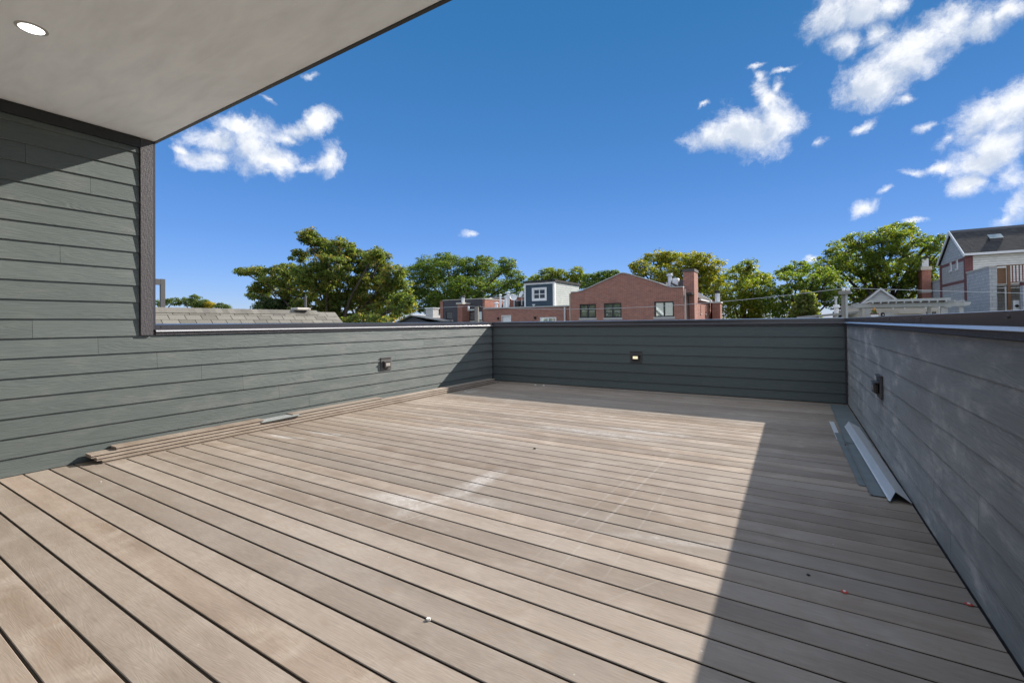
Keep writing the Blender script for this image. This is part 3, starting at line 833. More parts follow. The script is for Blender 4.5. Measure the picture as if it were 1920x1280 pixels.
# ------------------------------------------------------------------ sheet metal along the right wall
def sheet(pts, name, mat, label, th=.0016):
    """strip of bent sheet metal: near and far cross-sections given as lists of points"""
    near, far = pts
    n_ = len(near)
    vs = list(near) + list(far)
    vs += [(x, y, z + th) for x, y, z in vs]
    fs = []
    for i in range(n_ - 1):
        fs += [(i, i + 1, n_ + i + 1, n_ + i), (2 * n_ + i, 3 * n_ + i, 3 * n_ + i + 1, 2 * n_ + i + 1)]
        fs += [(i, 2 * n_ + i, 2 * n_ + i + 1, i + 1), (n_ + i, n_ + i + 1, 3 * n_ + i + 1, 3 * n_ + i)]
    fs += [(0, n_, 3 * n_, 2 * n_), (n_ - 1, 3 * n_ - 1, 4 * n_ - 1, 2 * n_ - 1)]
    return solo(name, MB().add(vs, fs), mat, label, 'metal sheet', 'sheet metal trim along the right wall')


sheet(([(.365, 3.90, .005), (.400, 3.90, .0022), (.575, 3.90, .0022)], [(.335, 5.60, .005), (.372, 5.60, .0022), (.560, 5.60, .0022)]), 'metal_sheet', M['sheet'],
      'grey flat metal sheet lying lowest beside the right wall, under the folded strip')
sheet(([(.405, 3.71, .010), (.425, 3.71, .0055), (.590, 3.71, .0055)], [(.385, 5.45, .010), (.405, 5.45, .0055), (.585, 5.45, .0055)]), 'metal_sheet', M['sheet'],
      'grey metal sheet with an upturned edge right under the bright folded strip')
sheet(([(.392, 5.15, .013), (.420, 5.15, .0095), (.590, 5.15, .0095)], [(.400, 7.46, .008), (.425, 7.46, .0050), (.590, 7.46, .0050)]), 'metal_sheet', M['sheet'],
      'dark grey-green flat metal sheet reaching the far corner by the right wall')
sheet(([(.335, 5.30, .0025), (.372, 5.30, .0020)], [(.325, 6.20, .0025), (.368, 6.20, .0020)]), 'metal_sheet', M['galv'],
      'narrow pale metal strip scrap beside the dark sheet near the far right corner')
sheet(([(.484, 3.62, .0155), (.493, 3.62, .0125), (.524, 3.66, .062), (.600, 3.64, .011)], [(.440, 5.93, .0170), (.449, 5.93, .0140), (.480, 5.95, .064), (.572, 5.95, .013)]),
      'metal_strip', M['galv'], 'bright galvanised strip folded into a ridge lying along the right wall')

# ------------------------------------------------------------------ litter on the boards
def washer(x, y, rot, label):
    t = thing('cap_washer', label, 'washer', (x, y, 0), 'red cap nails dropped on the deck')
    obj('cap', MB().tube([(x, y, .0015), (x, y, .004), (x, y, .0055)], [.0135, .0135, .009], 14), M['red'], t)
    obj('nail_head', MB().tube([(x, y, .0056), (x, y, .0075)], [.0055, .0045], 10), M['chip'], t)


washer(.165, 2.345, 0, 'red round plastic washer lying on a shaded board well away from the wall')
washer(.575, 2.49, 0, 'red round plastic washer right at the foot of the right wall')


def chip(x, y, s, mat, label, cat, seed):
    rr = random.Random(seed)
    m = MB()
    top = [(x + s * math.cos(t) * rr.uniform(.6, 1.2), y + s * math.sin(t) * rr.uniform(.4, 1.0), .002 + s * rr.uniform(.3, .7)) for t in (0, 1.3, 2.4, 3.6, 5.0)]
    bot = [(a + (a - x) * .15, b + (b - y) * .15, .0012) for a, b, c in top]
    m.add(top + bot, [(0, 1, 2, 3, 4), (9, 8, 7, 6, 5)] + [(i, 5 + i, 5 + (i + 1) % 5, (i + 1) % 5) for i in range(5)])
    solo('debris_chip', m, mat, label, cat, 'small scraps on the deck')


chip(-1.205, 1.325, .013, M['chip'], 'white plaster chip lying over a board gap near the bottom middle', 'chip', 1)
chip(.04, 2.42, .007, M['black'], 'tiny black speck on the shaded boards left of the red washer', 'chip', 2)
chip(-2.0, 3.62, .014, M['black'], 'small dark scrap on the sunlit boards in the middle of the deck', 'chip', 3)
chip(-4.02, 7.33, .022, M['chip'], 'white scrap against the far parapet, the left one of two', 'chip', 4)
chip(-3.86, 7.34, .020, M['chip'], 'white scrap against the far parapet, the right one of two', 'chip', 5)
chip(-4.72, 6.15, .016, M['chip'], 'white scrap beside the stacked boards where the shade begins', 'chip', 6)
chip(-4.35, 1.28, .006, M['chip'], 'tiny white fleck on the sunlit boards at the lower left', 'chip', 7)
chip(.395, 5.08, .020, M['wood'], 'brown splinter beside the metal sheets', 'chip', 8)

# ------------------------------------------------------------------ neighbours: shared builders
def window(parent, axis, pos, out, u0, u1, z0, z1, fmat, gmat, mullions=1, fw=.055, sill=None, rails=0, depth=.06):
    """frame with its bars, one pane per light and a sill; sits in an opening, its face just behind the wall"""
    def bx(mb, a, b, n0, n1, za, zb):
        lo, hi = sorted((pos + out * n0, pos + out * n1))
        return mb.box(a, b, lo, hi, za, zb) if axis == 'Y' else mb.box(lo, hi, a, b, za, zb)
    f = MB()
    bx(f, u0, u1, -depth, -.015, z0, z0 + fw)
    bx(f, u0, u1, -depth, -.015, z1 - fw, z1)
    bx(f, u0, u0 + fw, -depth, -.015, z0 + fw, z1 - fw)
    bx(f, u1 - fw, u1, -depth, -.015, z0 + fw, z1 - fw)
    w = (u1 - u0 - 2 * fw - mullions * fw) / (mullions + 1)
    for k in range(mullions):
        a = u0 + fw + (k + 1) * w + k * fw
        bx(f, a, a + fw, -depth, -.015, z0 + fw, z1 - fw)
    fo = obj('window', f, fmat, parent)
    for k in range(mullions + 1):
        a = u0 + fw + k * (w + fw)
        if rails:
            zm = (z0 + z1) / 2
            bx(MBR := MB(), a, a + w, -depth + .01, -.02, zm - .025, zm + .025)
            obj('rail', MBR, fmat, fo)
            obj('pane', bx(MB(), a, a + w, -depth + .012, -depth + .02, z0 + fw, zm - .025), gmat, fo)
            obj('pane', bx(MB(), a, a + w, -depth + .012, -depth + .02, zm + .025, z1 - fw), gmat, fo)
        else:
            obj('pane', bx(MB(), a, a + w, -depth + .012, -depth + .02, z0 + fw, z1 - fw), gmat, fo)
    if sill:
        obj('sill', bx(MB(), u0 - .05, u1 + .05, -.05, .05, z0 - .12, z0 - .002), sill, fo)
    return fo


def gable_y(mb, outline, y0, y1):
    return mb.prism(outline, 'Y', y0, y1)


G = -5.5
# ---- shingled garage right beside the deck, its ridge parallel to the left wall
ga = thing('garage', 'neighbouring garage with a weathered grey asphalt shingle roof just beyond the left wall', 'building', (-11, 4.5, G))
RZ, RX, A_ = 1.50, -11.0, math.radians(42)
ca, sa = math.cos(A_), math.sin(A_)
run = 2.9
obj('wall', MB().box(RX - run * ca + .35, RX + run * ca - .35, -2.6, 8.1, G, RZ - run * sa + .1).prism(
    [(RX - run * ca + .35, RZ - run * sa + .1), (RX + run * ca - .35, RZ - run * sa + .1), (RX, RZ - .12)], 'Y', -2.6, 8.1), M['whitesiding'], ga)
obj('roof', MB().prism([(RX - run * ca, RZ - run * sa), (RX, RZ), (RX + run * ca, RZ - run * sa), (RX + run * ca, RZ - run * sa - .1), (RX, RZ - .1), (RX - run * ca, RZ - run * sa - .1)], 'Y', -2.8, 8.36), M['shingle'], ga)
ex, tab = .145, .305
sm = MB()
# one shingle tab in its own frame: u along the ridge, v down the slope
sm.prism([(0, .004), (0, .0005), (ex + .03, .003), (ex + .03, .011)], 'Y', 0, tab - .013)
sh0 = None
for row in range(7):
    yb = 8.37 - (row % 2) * tab / 2 - (0.05 if row % 3 == 0 else 0)
    nrow = 22
    for i in range(nrow):
        y = yb - (i + 1) * tab
        if sh0 is None:
            sh0 = obj('shingle', sm, M['shingle'])
            sh0.parent = ga
            s_ = sh0
        else:
            s_ = sh0.copy()
            COL.objects.link(s_)
        v = row * ex + .02
        s_.location = (RX + v * ca + .004 * sa - ga.location.x, y - ga.location.y, RZ - v * sa + .004 * ca + random.uniform(0, .002) - ga.location.z)
        s_.rotation_euler = (0, A_, random.uniform(-.004, .004))
cp = MB()
cp.prism([(-.115, -.085), (0, .022), (.115, -.085), (.118, -.078), (0, .033), (-.118, -.078)], 'Y', 0, .150)
c0 = None
for i in range(44):
    y = 7.62 - i * .135
    if c0 is None:
        c0 = obj('ridge_cap', cp, M['shingle'])
        c0.parent = ga
        c_ = c0
    else:
        c_ = c0.copy()
        COL.objects.link(c_)
    c_.location = (RX - ga.location.x, y - ga.location.y, RZ + .004 - ga.location.z)
    c_.rotation_euler = (R(2.2), 0, random.uniform(-.01, .01))
vp = obj('vent_pipe', MB().tube([(RX + .03, 7.42, RZ - .1), (RX + .03, 7.42, RZ + .40)], .035, 10), M['post_dark'], ga)
obj('flashing', MB().box(RX - .14, RX + .16, 7.10, 7.50, RZ + .03, RZ + .10), M['stone'], vp, bevel=.02)

pl = thing('pergola', 'dark grey wooden pergola frame behind the shingled ridge at the left', 'pergola', (-14, 4, G))
for y in (5.22, 1.4):
    obj('post', MB().box(-14.03, -13.96, y + .10, y + .20, G, 2.386), M['post_dark'], pl)
obj('beam', MB().box(-14.03, -13.96, 1.61, 5.315, 2.23, 2.38), M['post_dark'], pl)

# ---- low house with a metal chimney box
lh = thing('low_house', 'low house with pale grey roof and a metal chimney box, left of the dark-clad house', 'building', (-26.5, 30, G))
obj('wall', MB().box(-29.6, -23.9, 28.3, 34, G, .9).prism([(-29.6, .9), (-23.9, .9), (-27.2, 1.80)], 'Y', 28.3, 34), M['darkwall'], lh)
rf = obj('roof', MB().prism([(-30.2, .95), (-27.2, 1.98), (-23.5, 1.42), (-23.5, 1.34), (-27.2, 1.88), (-30.2, .85)], 'Y', 28.0, 34.3), M['roofgrey'], lh)
ch = obj('chimney', MB().box(-26.1, -25.3, 28.7, 29.4, 1.6, 2.42), M['palewood'], lh)
obj('chimney_cap', MB().box(-26.16, -25.24, 28.64, 29.46, 2.421, 2.52), M['galv'], ch)

# ---- dark-clad house with brick piers
da = thing('dark_house', 'dark-clad flat-roofed house with orange brick piers and a brick chimney', 'building', (-21.5, 31, G))
YA = 29.0
obj('wall', MB().facade('Y', YA, .25, -24.45, -19.82, G, 3.06, [(-24.2, -23.45, 1.46, 2.18), (-21.80, -20.55, 1.40, 2.14)]), M['darkwall'], da)
obj('house_body', MB().box(-24.4, -19.85, YA + .26, 36, G, 2.7), M['darkwall'], da)
obj('roof_cap', MB().box(-24.5, -19.80, YA - .05, YA + .3, 3.062, 3.12), M['stone'], da)
window(da, 'Y', YA, -1, -24.2, -23.45, 1.46, 2.18, M['frame'], M['darkglass'], 0, sill=M['stone'])
window(da, 'Y', YA, -1, -21.80, -20.55, 1.40, 2.14, M['frame'], M['glass'], 1, sill=M['stone'])
obj('brick_pier', MB().box(-24.75, -24.46, YA - .05, YA + .4, G, 3.03), M['redbrick'], da)
obj('brick_pier', MB().box(-19.80, -19.60, 28.0, 31.0, G, 2.96), M['redbrick'], da)
obj('pier_cap', MB().box(-19.86, -19.56, 27.96, 31.04, 2.962, 3.02), M['stone'], da)
ch = obj('chimney', MB().box(-22.2, -21.74, 28.02, 28.95, G, 2.66), M['redbrick'], da)
obj('chimney_cap', MB().box(-22.28, -21.66, 27.95, 28.98, 2.661, 2.80), M['stone'], ch)
obj('flue', MB().tube([(-21.7 - .24, 28.4, 2.801), (-21.7 - .24, 28.4, 3.22)], .125, 12), M['galv'], ch)
obj('flue_cap', MB().tube([(-21.94, 28.4, 3.221), (-21.94, 28.4, 3.27), (-21.94, 28.4, 3.36)], [.20, .20, .12], 12), M['bronze'], ch)

# ---- flat-roofed brick house with the blue dormer
fb = thing('flat_brick_house', 'low flat-roofed brown brick house with a blue-grey dormer and roof pipes', 'building', (-15, 32, G))
YF = 27.0
obj('wall', MB().facade('Y', YF, .3, -18.95, -11.76, G, 2.19, [(-17.40, -16.74, .75, 1.66), (-14.42, -13.20, .6, 1.53)]), M['brick'], fb)
obj('house_body', MB().box(-18.95, -11.78, YF + .31, 44, G, 2.05), M['brick'], fb)
obj('roof_edge', MB().box(-19.0, -11.74, YF - .06, YF + .34, 2.192, 2.27), M['palewood'], fb)
obj('roof', MB().box(-18.9, -11.80, YF + .345, 44, 2.051, 2.2), M['roofgrey'], fb)
vw = obj('vent_panel', MB().box(-17.40, -16.74, YF + .05, YF + .1, .75, 1.66), M['white'], fb)
obj('vent_frame', MB().facade('Y', YF - .01, .05, -17.46, -16.68, .69, 1.71, [(-17.40, -16.74, .75, 1.66)]), M['white'], vw)
window(fb, 'Y', YF, -1, -14.42, -13.20, .6, 1.53, M['white'], M['glass'], 1, fw=.09)
obj('downspout', MB().tube([(-12.55, YF - .08, G), (-12.55, YF - .08, 2.15)], .055, 8), M['white'], fb)
for x in (-17.72, -14.75):
    lt = obj('lamp', MB().box(x - .05, x + .05, YF - .16, YF - .001, 1.42, 1.58), M['black'], fb, bevel=.01)
obj('back_parapet', MB().box(-21.4, -16.0, 31.5, 31.9, 2.0, 3.22), M['redbrick'], fb)
obj('parapet_cap', MB().box(-21.5, -15.9, 31.45, 31.95, 3.222, 3.32), M['stone'], fb)
YD = 28.0
DX0, DX1, DZ0, DZ1 = -16.15, -13.80, 2.27, 3.96
dm = obj('dormer', MB().facade('Y', YD, .15, DX0 + .01, DX1 - .01, DZ0, DZ1, [(-15.52, -14.43, 2.73, 3.57)]), M['bluesiding'], fb)
obj('dormer_side', MB().box(DX0, DX1, YD + .155, 32.2, DZ0, DZ1 - .002), M['sunsiding'], dm)
obj('corner_board', MB().box(DX1 - .12, DX1 + .02, YD - .025, YD + .16, DZ0, DZ1 - .004), M['white'], dm)
obj('corner_board', MB().box(DX0 - .02, DX0 + .09, YD - .025, YD + .16, DZ0, DZ1 - .004), M['white'], dm)
obj('head_board', MB().box(DX0 + .092, DX1 - .122, YD - .02, YD - .001, DZ1 - .13, DZ1 - .004), M['white'], dm)
obj('dormer_roof', MB().box(DX0 - .08, DX1 + .10, YD - .10, 32.3, DZ1, DZ1 + .13), M['roofdark'], dm)
wd = window(fb, 'Y', YD, -1, -15.45, -14.50, 2.80, 3.50, M['white'], M['darkglass'], 1, fw=.06, rails=1)
obj('window_trim', MB().facade('Y', YD - .03, .06, -15.55, -14.40, 2.68, 3.60, [(-15.45, -14.50, 2.80, 3.50)]), M['white'], wd)
for x, z1_, r in ((-18.34, 3.20, .075), (-17.98, 2.72, .10), (-17.86, 3.06, .085), (-17.66, 3.36, .095), (-18.70, 2.62, .12)):
    vp = obj('vent_pipe', MB().tube([(x, 28.2, 2.2), (x, 28.2, z1_)], r, 10), M['galv'], fb)
    obj('pipe_cap', MB().tube([(x, 28.2, z1_ + .001), (x, 28.2, z1_ + .05), (x, 28.2, z1_ + .11)], [r * 1.6, r * 1.6, r * .8], 10), M['galv'], vp)
for x in (-17.2, -16.75):
    ac = obj('condenser', MB().box(x - .2, x + .2, 28.6, 29.1, 2.2, 2.78), M['black'], fb, bevel=.03)
    obj('fan_grille', MB().tube([(x, 28.85, 2.781), (x, 28.85, 2.82)], .15, 12), M['galv'], ac)
obj('roof_cowl', MB().tube([(-15.2, 27.6, 2.2), (-15.2, 27.6, 2.36), (-15.2, 27.6, 2.37), (-15.2, 27.6, 2.44)], [.05, .05, .11, .11], 10), M['galv'], fb)


def dish(x, y, z, rad, az, label):
    t = thing('satellite_dish', label, 'satellite dish', (x, y, z - .8), 'satellite dishes on the flat roof')
    ax = Vector((math.sin(az), -math.cos(az), .45)).normalized()
    a = ax.cross(Vector((0, 0, 1))).normalized()
    b = ax.cross(a)
    m, nn, rings_ = MB(), 18, 5
    for sgn, dd in ((1, 0), (-1, -.012)):
        vs, fs = [Vector((x, y, z)) + ax * (dd - .25 * rad)], []
        for i in range(1, rings_ + 1):
            rr = rad * i / rings_
            for k in range(nn):
                tt = 2 * math.pi * k / nn
                vs.append(Vector((x, y, z)) + (a * math.cos(tt) + b * math.sin(tt)) * rr + ax * (.25 * rad * ((i / rings_) ** 2 - 1) + dd))
        fs += [(0, 1 + k, 1 + (k + 1) % nn) for k in range(nn)]
        for i in range(rings_ - 1):
            for k in range(nn):
                k2 = (k + 1) % nn
                fs.append((1 + i * nn + k, 1 + (i + 1) * nn + k, 1 + (i + 1) * nn + k2, 1 + i * nn + k2))
        m.add(vs, fs)
    obj('reflector', m, M['white'], t, smooth_=True)
    obj('mast', MB().tube([(x, y + .1, z - .8), (x, y + .1, z - .12)], .025, 8), M['galv'], t)
    e = Vector((x, y, z)) + ax * rad * .95
    obj('feed_arm', MB().tube([Vector((x, y, z)) - b * rad * .9, e], .014, 6).tube([e, e + ax * .07], .04, 8), M['galv'], t)


dish(-17.15, 28.1, 3.04, .27, .9, 'white satellite dish on the flat brick roof, nearer the tall pipes')
dish(-16.62, 28.3, 3.24, .25, -.5, 'white satellite dish on the flat brick roof, next to the blue dormer')

# ---- the big brick house with the curved gable
bh = thing('gabled_brick_house', 'brown brick house with a broad curved gable, three black windows and a tall side chimney', 'building', (-8.4, 30, G))
YC = 26.0
HOLES = [(-11.12, -10.07, 1.42, 2.26), (-9.56, -8.50, 1.41, 2.27), (-6.62, -5.56, 1.41, 2.26)]
CX0, CX1 = -11.70, -5.06
fw_ = MB().facade('Y', YC, .35, CX0, CX1, G, 2.9, HOLES)
out_ = [(CX0, 3.0), (-11.25, 3.01), (-10.95, 3.07), (-10.6, 3.19), (-9.6, 3.57), (-8.75, 3.89), (-8.55, 3.955), (-8.43, 3.98), (-8.28, 3.96), (-8.05, 3.90), (-7.2, 3.60), (-6.3, 3.26), (-5.95, 3.10), (-5.65, 3.01), (CX1, 3.0)]
fw_.prism([(CX0, 2.9)] + out_ + [(CX1, 2.9)], 'Y', YC, YC + .35)
obj('gable_wall', fw_, M['brick'], bh)
capm = MB()
for a, b in zip(out_[:-1], out_[1:]):
    capm.prism([(a[0], a[1] + .002), (b[0], b[1] + .002), (b[0], b[1] + .055), (a[0], a[1] + .055)], 'Y', YC - .05, YC + .4)
obj('coping_stone', capm, M['palewood'], bh)
obj('house_body', MB().box(CX0 + .02, CX1 - .02, YC + .36, 40, G, 2.7), M['brick'], bh)
obj('roof', MB().prism([(CX0, 2.71), (-8.43, 3.72), (CX1, 2.71)], 'Y', YC + .41, 40), M['roofdark'], bh)
for h in HOLES:
    w = window(bh, 'Y', YC, -1, *h, M['frame'], M['glass'], 1, fw=.065, sill=M['palewood'], depth=.12)
    lm = MB()
    nb = 15
    for k in range(nb):
        a = h[0] - .06 + (h[1] - h[0] + .12) * k / nb
        lm.box(a + .004, a + (h[1] - h[0] + .12) / nb - .004, YC - .012, YC - .001, h[3] + .005, h[3] + .20)
    o = obj('soldier_course', lm, M['brick'], w)
    o['kind'] = 'stuff'
obj('downspout', MB().tube([(CX0 - .09, YC + .1, G), (CX0 - .09, YC + .1, 2.95)], .06, 8), simple('lit_return_tan', (.50, .38, .30), .6), bh)  # tan tube stands in for the sunlit wall return, not a pipe
obj('downspout', MB().tube([(CX1 + .07, YC + .15, G), (CX1 + .07, YC + .15, 2.9)], .045, 8), M['palewood'], bh)
obj('downspout', MB().tube([(CX1 + .20, YC + .5, G), (CX1 + .20, YC + .5, 2.72)], .04, 8), M['black'], bh)
obj('gutter', MB().box(CX1 + .01, CX1 + .36, YC + .45, YC + 1.0, 2.62, 2.73), M['black'], bh)
ch = obj('chimney', MB().box(-5.26, -4.67, 27.05, 28.25, G, 3.93), M['brick'], bh)
obj('chimney_cap', MB().box(-5.29, -4.64, 27.02, 28.28, 3.931, 4.09), M['bronze_plate'], ch)
sw_ = obj('side_wing', MB().facade('X', -4.67, -.3, 28.26, 32.7, G, 2.42, [(28.95, 29.15, 1.62, 2.12), (30.6, 30.85, 1.62, 2.12)]), M['redbrick'], bh)
for a, b in ((28.95, 29.15), (30.6, 30.85)):
    obj('pane', MB().box(-4.78, -4.76, a, b, 1.62, 2.12), M['darkglass'], sw_)
    obj('sill', MB().box(-4.80, -4.62, a - .03, b + .03, 1.54, 1.618), M['stone'], sw_)
obj('wing_roof', MB().prism([(-4.60, 2.43), (-4.60, 2.50), (-6.2, 3.5), (-6.2, 3.40)], 'Y', 28.27, 32.78), M['roofdark'], bh)
obj('roof_edge', MB().prism([(-4.58, 2.40), (-4.58, 2.55), (-6.2, 3.56), (-6.2, 3.41)], 'Y', 32.79, 32.88), M['white'], bh)
obj('gutter', MB().box(-4.66, -4.52, 28.3, 32.7, 2.36, 2.44), M['white'], bh)
obj('downspout', MB().tube([(-4.60, 32.75, G), (-4.60, 32.75, 2.35)], .045, 8), M['black'], bh)
obj('low_wall', MB().box(-5.4, -4.25, 32.9, 33.3, G, 1.68), M['redbrick'], bh)
obj('wall_cap', MB().box(-5.45, -4.2, 32.85, 33.35, 1.682, 1.76), M['stone'], bh)
ch = obj('chimney', MB().box(-4.45, -3.98, 32.0, 32.9, G, 2.30), M['redbrick'], bh)
obj('chimney_cap', MB().box(-4.50, -3.93, 31.95, 32.95, 2.301, 2.40), M['stone'], ch)
obj('flue', MB().tube([(-4.18, 32.4, 2.401), (-4.18, 32.4, 2.95)], .15, 12), M['galv'], ch)
obj('flue_cap', MB().tube([(-4.18, 32.4, 2.951), (-4.18, 32.4, 3.14)], .17, 12), M['bronze'], ch)
vp = obj('vent_pipe', MB().tube([(-6.42, 29, 2.9), (-6.42, 29, 3.95)], .115, 12), M['galv'], bh)
obj('pipe_cap', MB().tube([(-6.42, 29, 3.951), (-6.42, 29, 4.02), (-6.42, 29, 4.03), (-6.42, 29, 4.10)], [.20, .20, .12, .2], 12), M['galv'], vp)
obj('roof_unit', MB().box(-6.27, -5.90, 28.9, 29.4, 2.9, 3.79), M['galv'], bh, bevel=.05)
obj('roof_unit', MB().box(-5.84, -5.5, 28.9, 29.4, 2.8, 3.66), M['post_dark'], bh)
obj('roof_hatch', MB().box(-7.75, -6.7, 29.2, 30.2, 3.0, 3.60), M['post_dark'], bh)

# ---- white gabled house
wh = thing('white_gable_house', 'small white gabled house with red-brown roof behind the pale pergola', 'building', (6.4, 54, G))
AX, AZ, HB, EZ = 6.45, 3.86, 2.25, 1.75
obj('wall', MB().prism([(AX - HB + .15, G), (AX + HB - .15, G), (AX + HB - .15, EZ - .05), (AX, AZ - .16), (AX - HB + .15, EZ - .05)], 'Y', 50.2, 62), M['whitesiding'], wh)
rf = obj('roof', MB().prism([(AX - HB - .2, EZ - .2), (AX, AZ), (AX + HB + .2, EZ - .2), (AX + HB + .2, EZ - .32), (AX, AZ - .12), (AX - HB - .2, EZ - .32)], 'Y', 50.0, 62.3), M['roofred'], wh)
obj('rake_board', MB().prism([(AX - HB - .2, EZ - .2), (AX, AZ + .02), (AX, AZ - .18), (AX - HB - .2, EZ - .40)], 'Y', 49.93, 49.995), M['white'], rf)
obj('rake_board', MB().prism([(AX + .002, AZ + .02), (AX + HB + .2, EZ - .2), (AX + HB + .2, EZ - .40), (AX + .002, AZ - .18)], 'Y', 49.93, 49.995), M['white'], rf)
for y, v in ((53.0, .45), (56.5, .40)):
    zz = AZ - (AZ - EZ) * v + .02
    obj('roof_vent', MB().box(AX - HB * v - .22, AX - HB * v + .12, y, y + .5, zz - .15, zz + .14), M['black'], rf)
obj('vent_pipe', MB().tube([(AX - .55, 51.2, 3.0), (AX - .55, 51.2, 3.62)], .07, 8), M['post_dark'], rf)

# ---- low grey-roofed shed with flue pipes
sh = thing('shed', 'low grey-roofed shed with two white flue pipes beyond the far right corner', 'shed', (1.9, 34, G))
obj('wall', MB().box(.5, 3.0, 33, 37, G, 1.25), M['whitesiding'], sh)
obj('roof', MB().prism([(.2, 1.24), (3.2, 1.50), (3.2, 1.62), (.2, 1.36)], 'Y', 32.7, 37.4), M['roofgrey'], sh)
fl = obj('flue', MB().tube([(2.20, 33.4, 1.4), (2.20, 33.4, 2.42)], .06, 10), M['palewood'], sh)
obj('flue_cap', MB().tube([(2.20, 33.4, 2.421), (2.20, 33.4, 2.54)], .10, 10), M['palewood'], fl)
fl = obj('flue', MB().tube([(2.18, 33.0, 1.3), (2.18, 33.0, 1.86)], .11, 12), M['white'], sh)
obj('flue_cap', MB().tube([(2.18, 33.0, 1.861), (2.18, 33.0, 1.90), (2.18, 33.0, 2.04)], [.17, .17, .14], 12), M['white'], fl)

# ---- pale pergola on a garage with the pale house behind it
pg = thing('pergola', 'bleached pale pergola with corrugated roof panels in front of the white gable', 'pergola', (5, 31, -1.2))
for y in (30.0, 32.6):
    obj('beam', MB().prism([(2.65, 1.93), (2.80, 1.80), (3.0, 1.775), (7.0, 1.735), (7.2, 1.78), (7.25, 1.94)], 'Y', y, y + .09), M['palewood'], pg)
    for x in (3.30, 6.25, 6.92):
        obj('post', MB().box(x - .07, x + .07, y + .095, y + .235, -1.2, 1.93), M['palewood'], pg)
for k in range(14):
    x = 2.9 + k * .31
    obj('rafter', MB().box(x - .025, x + .025, 29.75, 32.95, 1.945, 2.03), M['palewood'], pg)
cm = MB()
for k in range(24):
    x = 3.35 + k * .13
    cm.prism([(x, 2.035), (x + .065, 2.075), (x + .13, 2.035), (x + .13, 2.042), (x + .065, 2.082), (x, 2.042)], 'Y', 29.8, 32.9)
cm.box(3.35, 6.48, 29.78, 29.80, 2.03, 2.15)
obj('roof_panel', cm, M['palewood'], pg)
for x in (4.35, 4.8, 5.6, 6.1):
    obj('string_light', MB().tube([(x, 29.97, 1.72), (x, 29.97, 1.66)], .03, 8), M['white'], pg)
gp_ = thing('back_garage', 'flat-roofed pale garage that carries the bleached pergola', 'garage', (5, 31, G))
obj('wall', MB().box(2.4, 7.4, 29.3, 33.5, G, -1.2), M['block'], gp_)
ph = thing('pale_house', 'pale rendered house wall with small windows under the bleached pergola', 'building', (4.8, 36, G))
obj('wall', MB().facade('Y', 34.0, .3, 2.5, 7.05, G, 1.90, [(4.45, 5.05, .8, 1.62), (6.30, 6.85, .8, 1.60)]), M['stone'], ph)
obj('house_body', MB().box(2.55, 7.0, 34.31, 42, G, 1.75), M['stone'], ph)
obj('roof', MB().box(2.4, 7.15, 33.9, 42.1, 1.902, 1.98), M['roofgrey'], ph)
window(ph, 'Y', 34.0, -1, 4.45, 5.05, .8, 1.62, M['stone'], M['palewood'], 0, fw=.07)
window(ph, 'Y', 34.0, -1, 6.30, 6.85, .8, 1.60, M['stone'], M['darkglass'], 1, fw=.06)
ww = obj('door_hood', MB().box(5.15, 6.2, 33.85, 33.999, 1.45, 1.56), M['stone'], ph)
pt = thing('planter', 'white planter box with orange flowers hanging by the pergola post', 'planter', (3.55, 29.9, 1.2))
obj('box', MB().box(3.42, 3.72, 29.75, 29.95, 1.16, 1.40), M['white'], pt)
obj('box_rim', MB().box(3.40, 3.74, 29.73, 29.97, 1.402, 1.45), M['woodred'], pt)
fm = MB()
for k in range(36):
    x, y, z = 3.57 + random.gauss(0, .05), 29.85 + random.gauss(0, .04), 1.46 + abs(random.gauss(0, .09))
    fm.add([(x, y, z - .04), (x + .04, y - .02, z), (x, y, z + .05), (x - .04, y + .02, z)], [(0, 1, 2, 3)])
obj('leaves', fm, M['plant'], pt)
fm = MB()
for k in range(10):
    x, y, z = 3.57 + random.gauss(0, .04), 29.83, 1.64 + random.gauss(0, .04)
    fm.tube([(x, y, z), (x, y - .02, z + .03)], [.035, .01], 6)
obj('blossoms', fm, M['flower'], pt)
lt = thing('lantern', 'small black lantern beside the white planter', 'lantern', (3.92, 29.9, 1.26))
obj('body', MB().tube([(3.92, 29.9, 1.27), (3.92, 29.9, 1.29), (3.92, 29.9, 1.44), (3.92, 29.9, 1.50)], [.06, .085, .085, .03], 8), M['black'], lt)
obj('bulb', MB().tube([(3.92, 29.80, 1.35), (3.92, 29.815, 1.38)], .02, 6), M['white'], lt)

# ---- the block house at the right
eh = thing('block_house', 'grey concrete block house with steep dark shingle roof, skylight and red brick corners', 'building', (12, 45, G))
EX = 9.8
Y0, Y1, YR = 41.43, 47.6, 44.45
ZE, ZR = 5.36, 7.42
gw = MB()
HB_ = [(43.15, 43.65, 4.62, 5.28), (44.65, 45.15, 4.62, 5.28)]
gw.facade('X', EX, .3, Y0 + .02, Y1, 3.0, 5.28, HB_)
obj('gable_wall', gw, M['blockpink'], eh)
obj('gable_top', MB().prism([(Y0 + .02, 5.282), (Y1, 5.282), (YR, ZR - .18)], 'X', EX, EX + .3), M['block'], eh)
for h in HB_:
    w = obj('window', MB().facade('X', EX + .05, .05, *h, [(h[0] + .06, h[1] - .06, h[2] + .06, h[3] - .06)]), M['white'], eh)
    obj('pane', MB().box(EX + .07, EX + .08, h[0] + .06, h[1] - .06, h[2] + .06, h[3] - .06), M['white'], w)
    obj('sill', MB().box(EX - .06, EX + .1, h[0] - .04, h[1] + .04, h[2] - .10, h[2] - .002), M['white'], w)
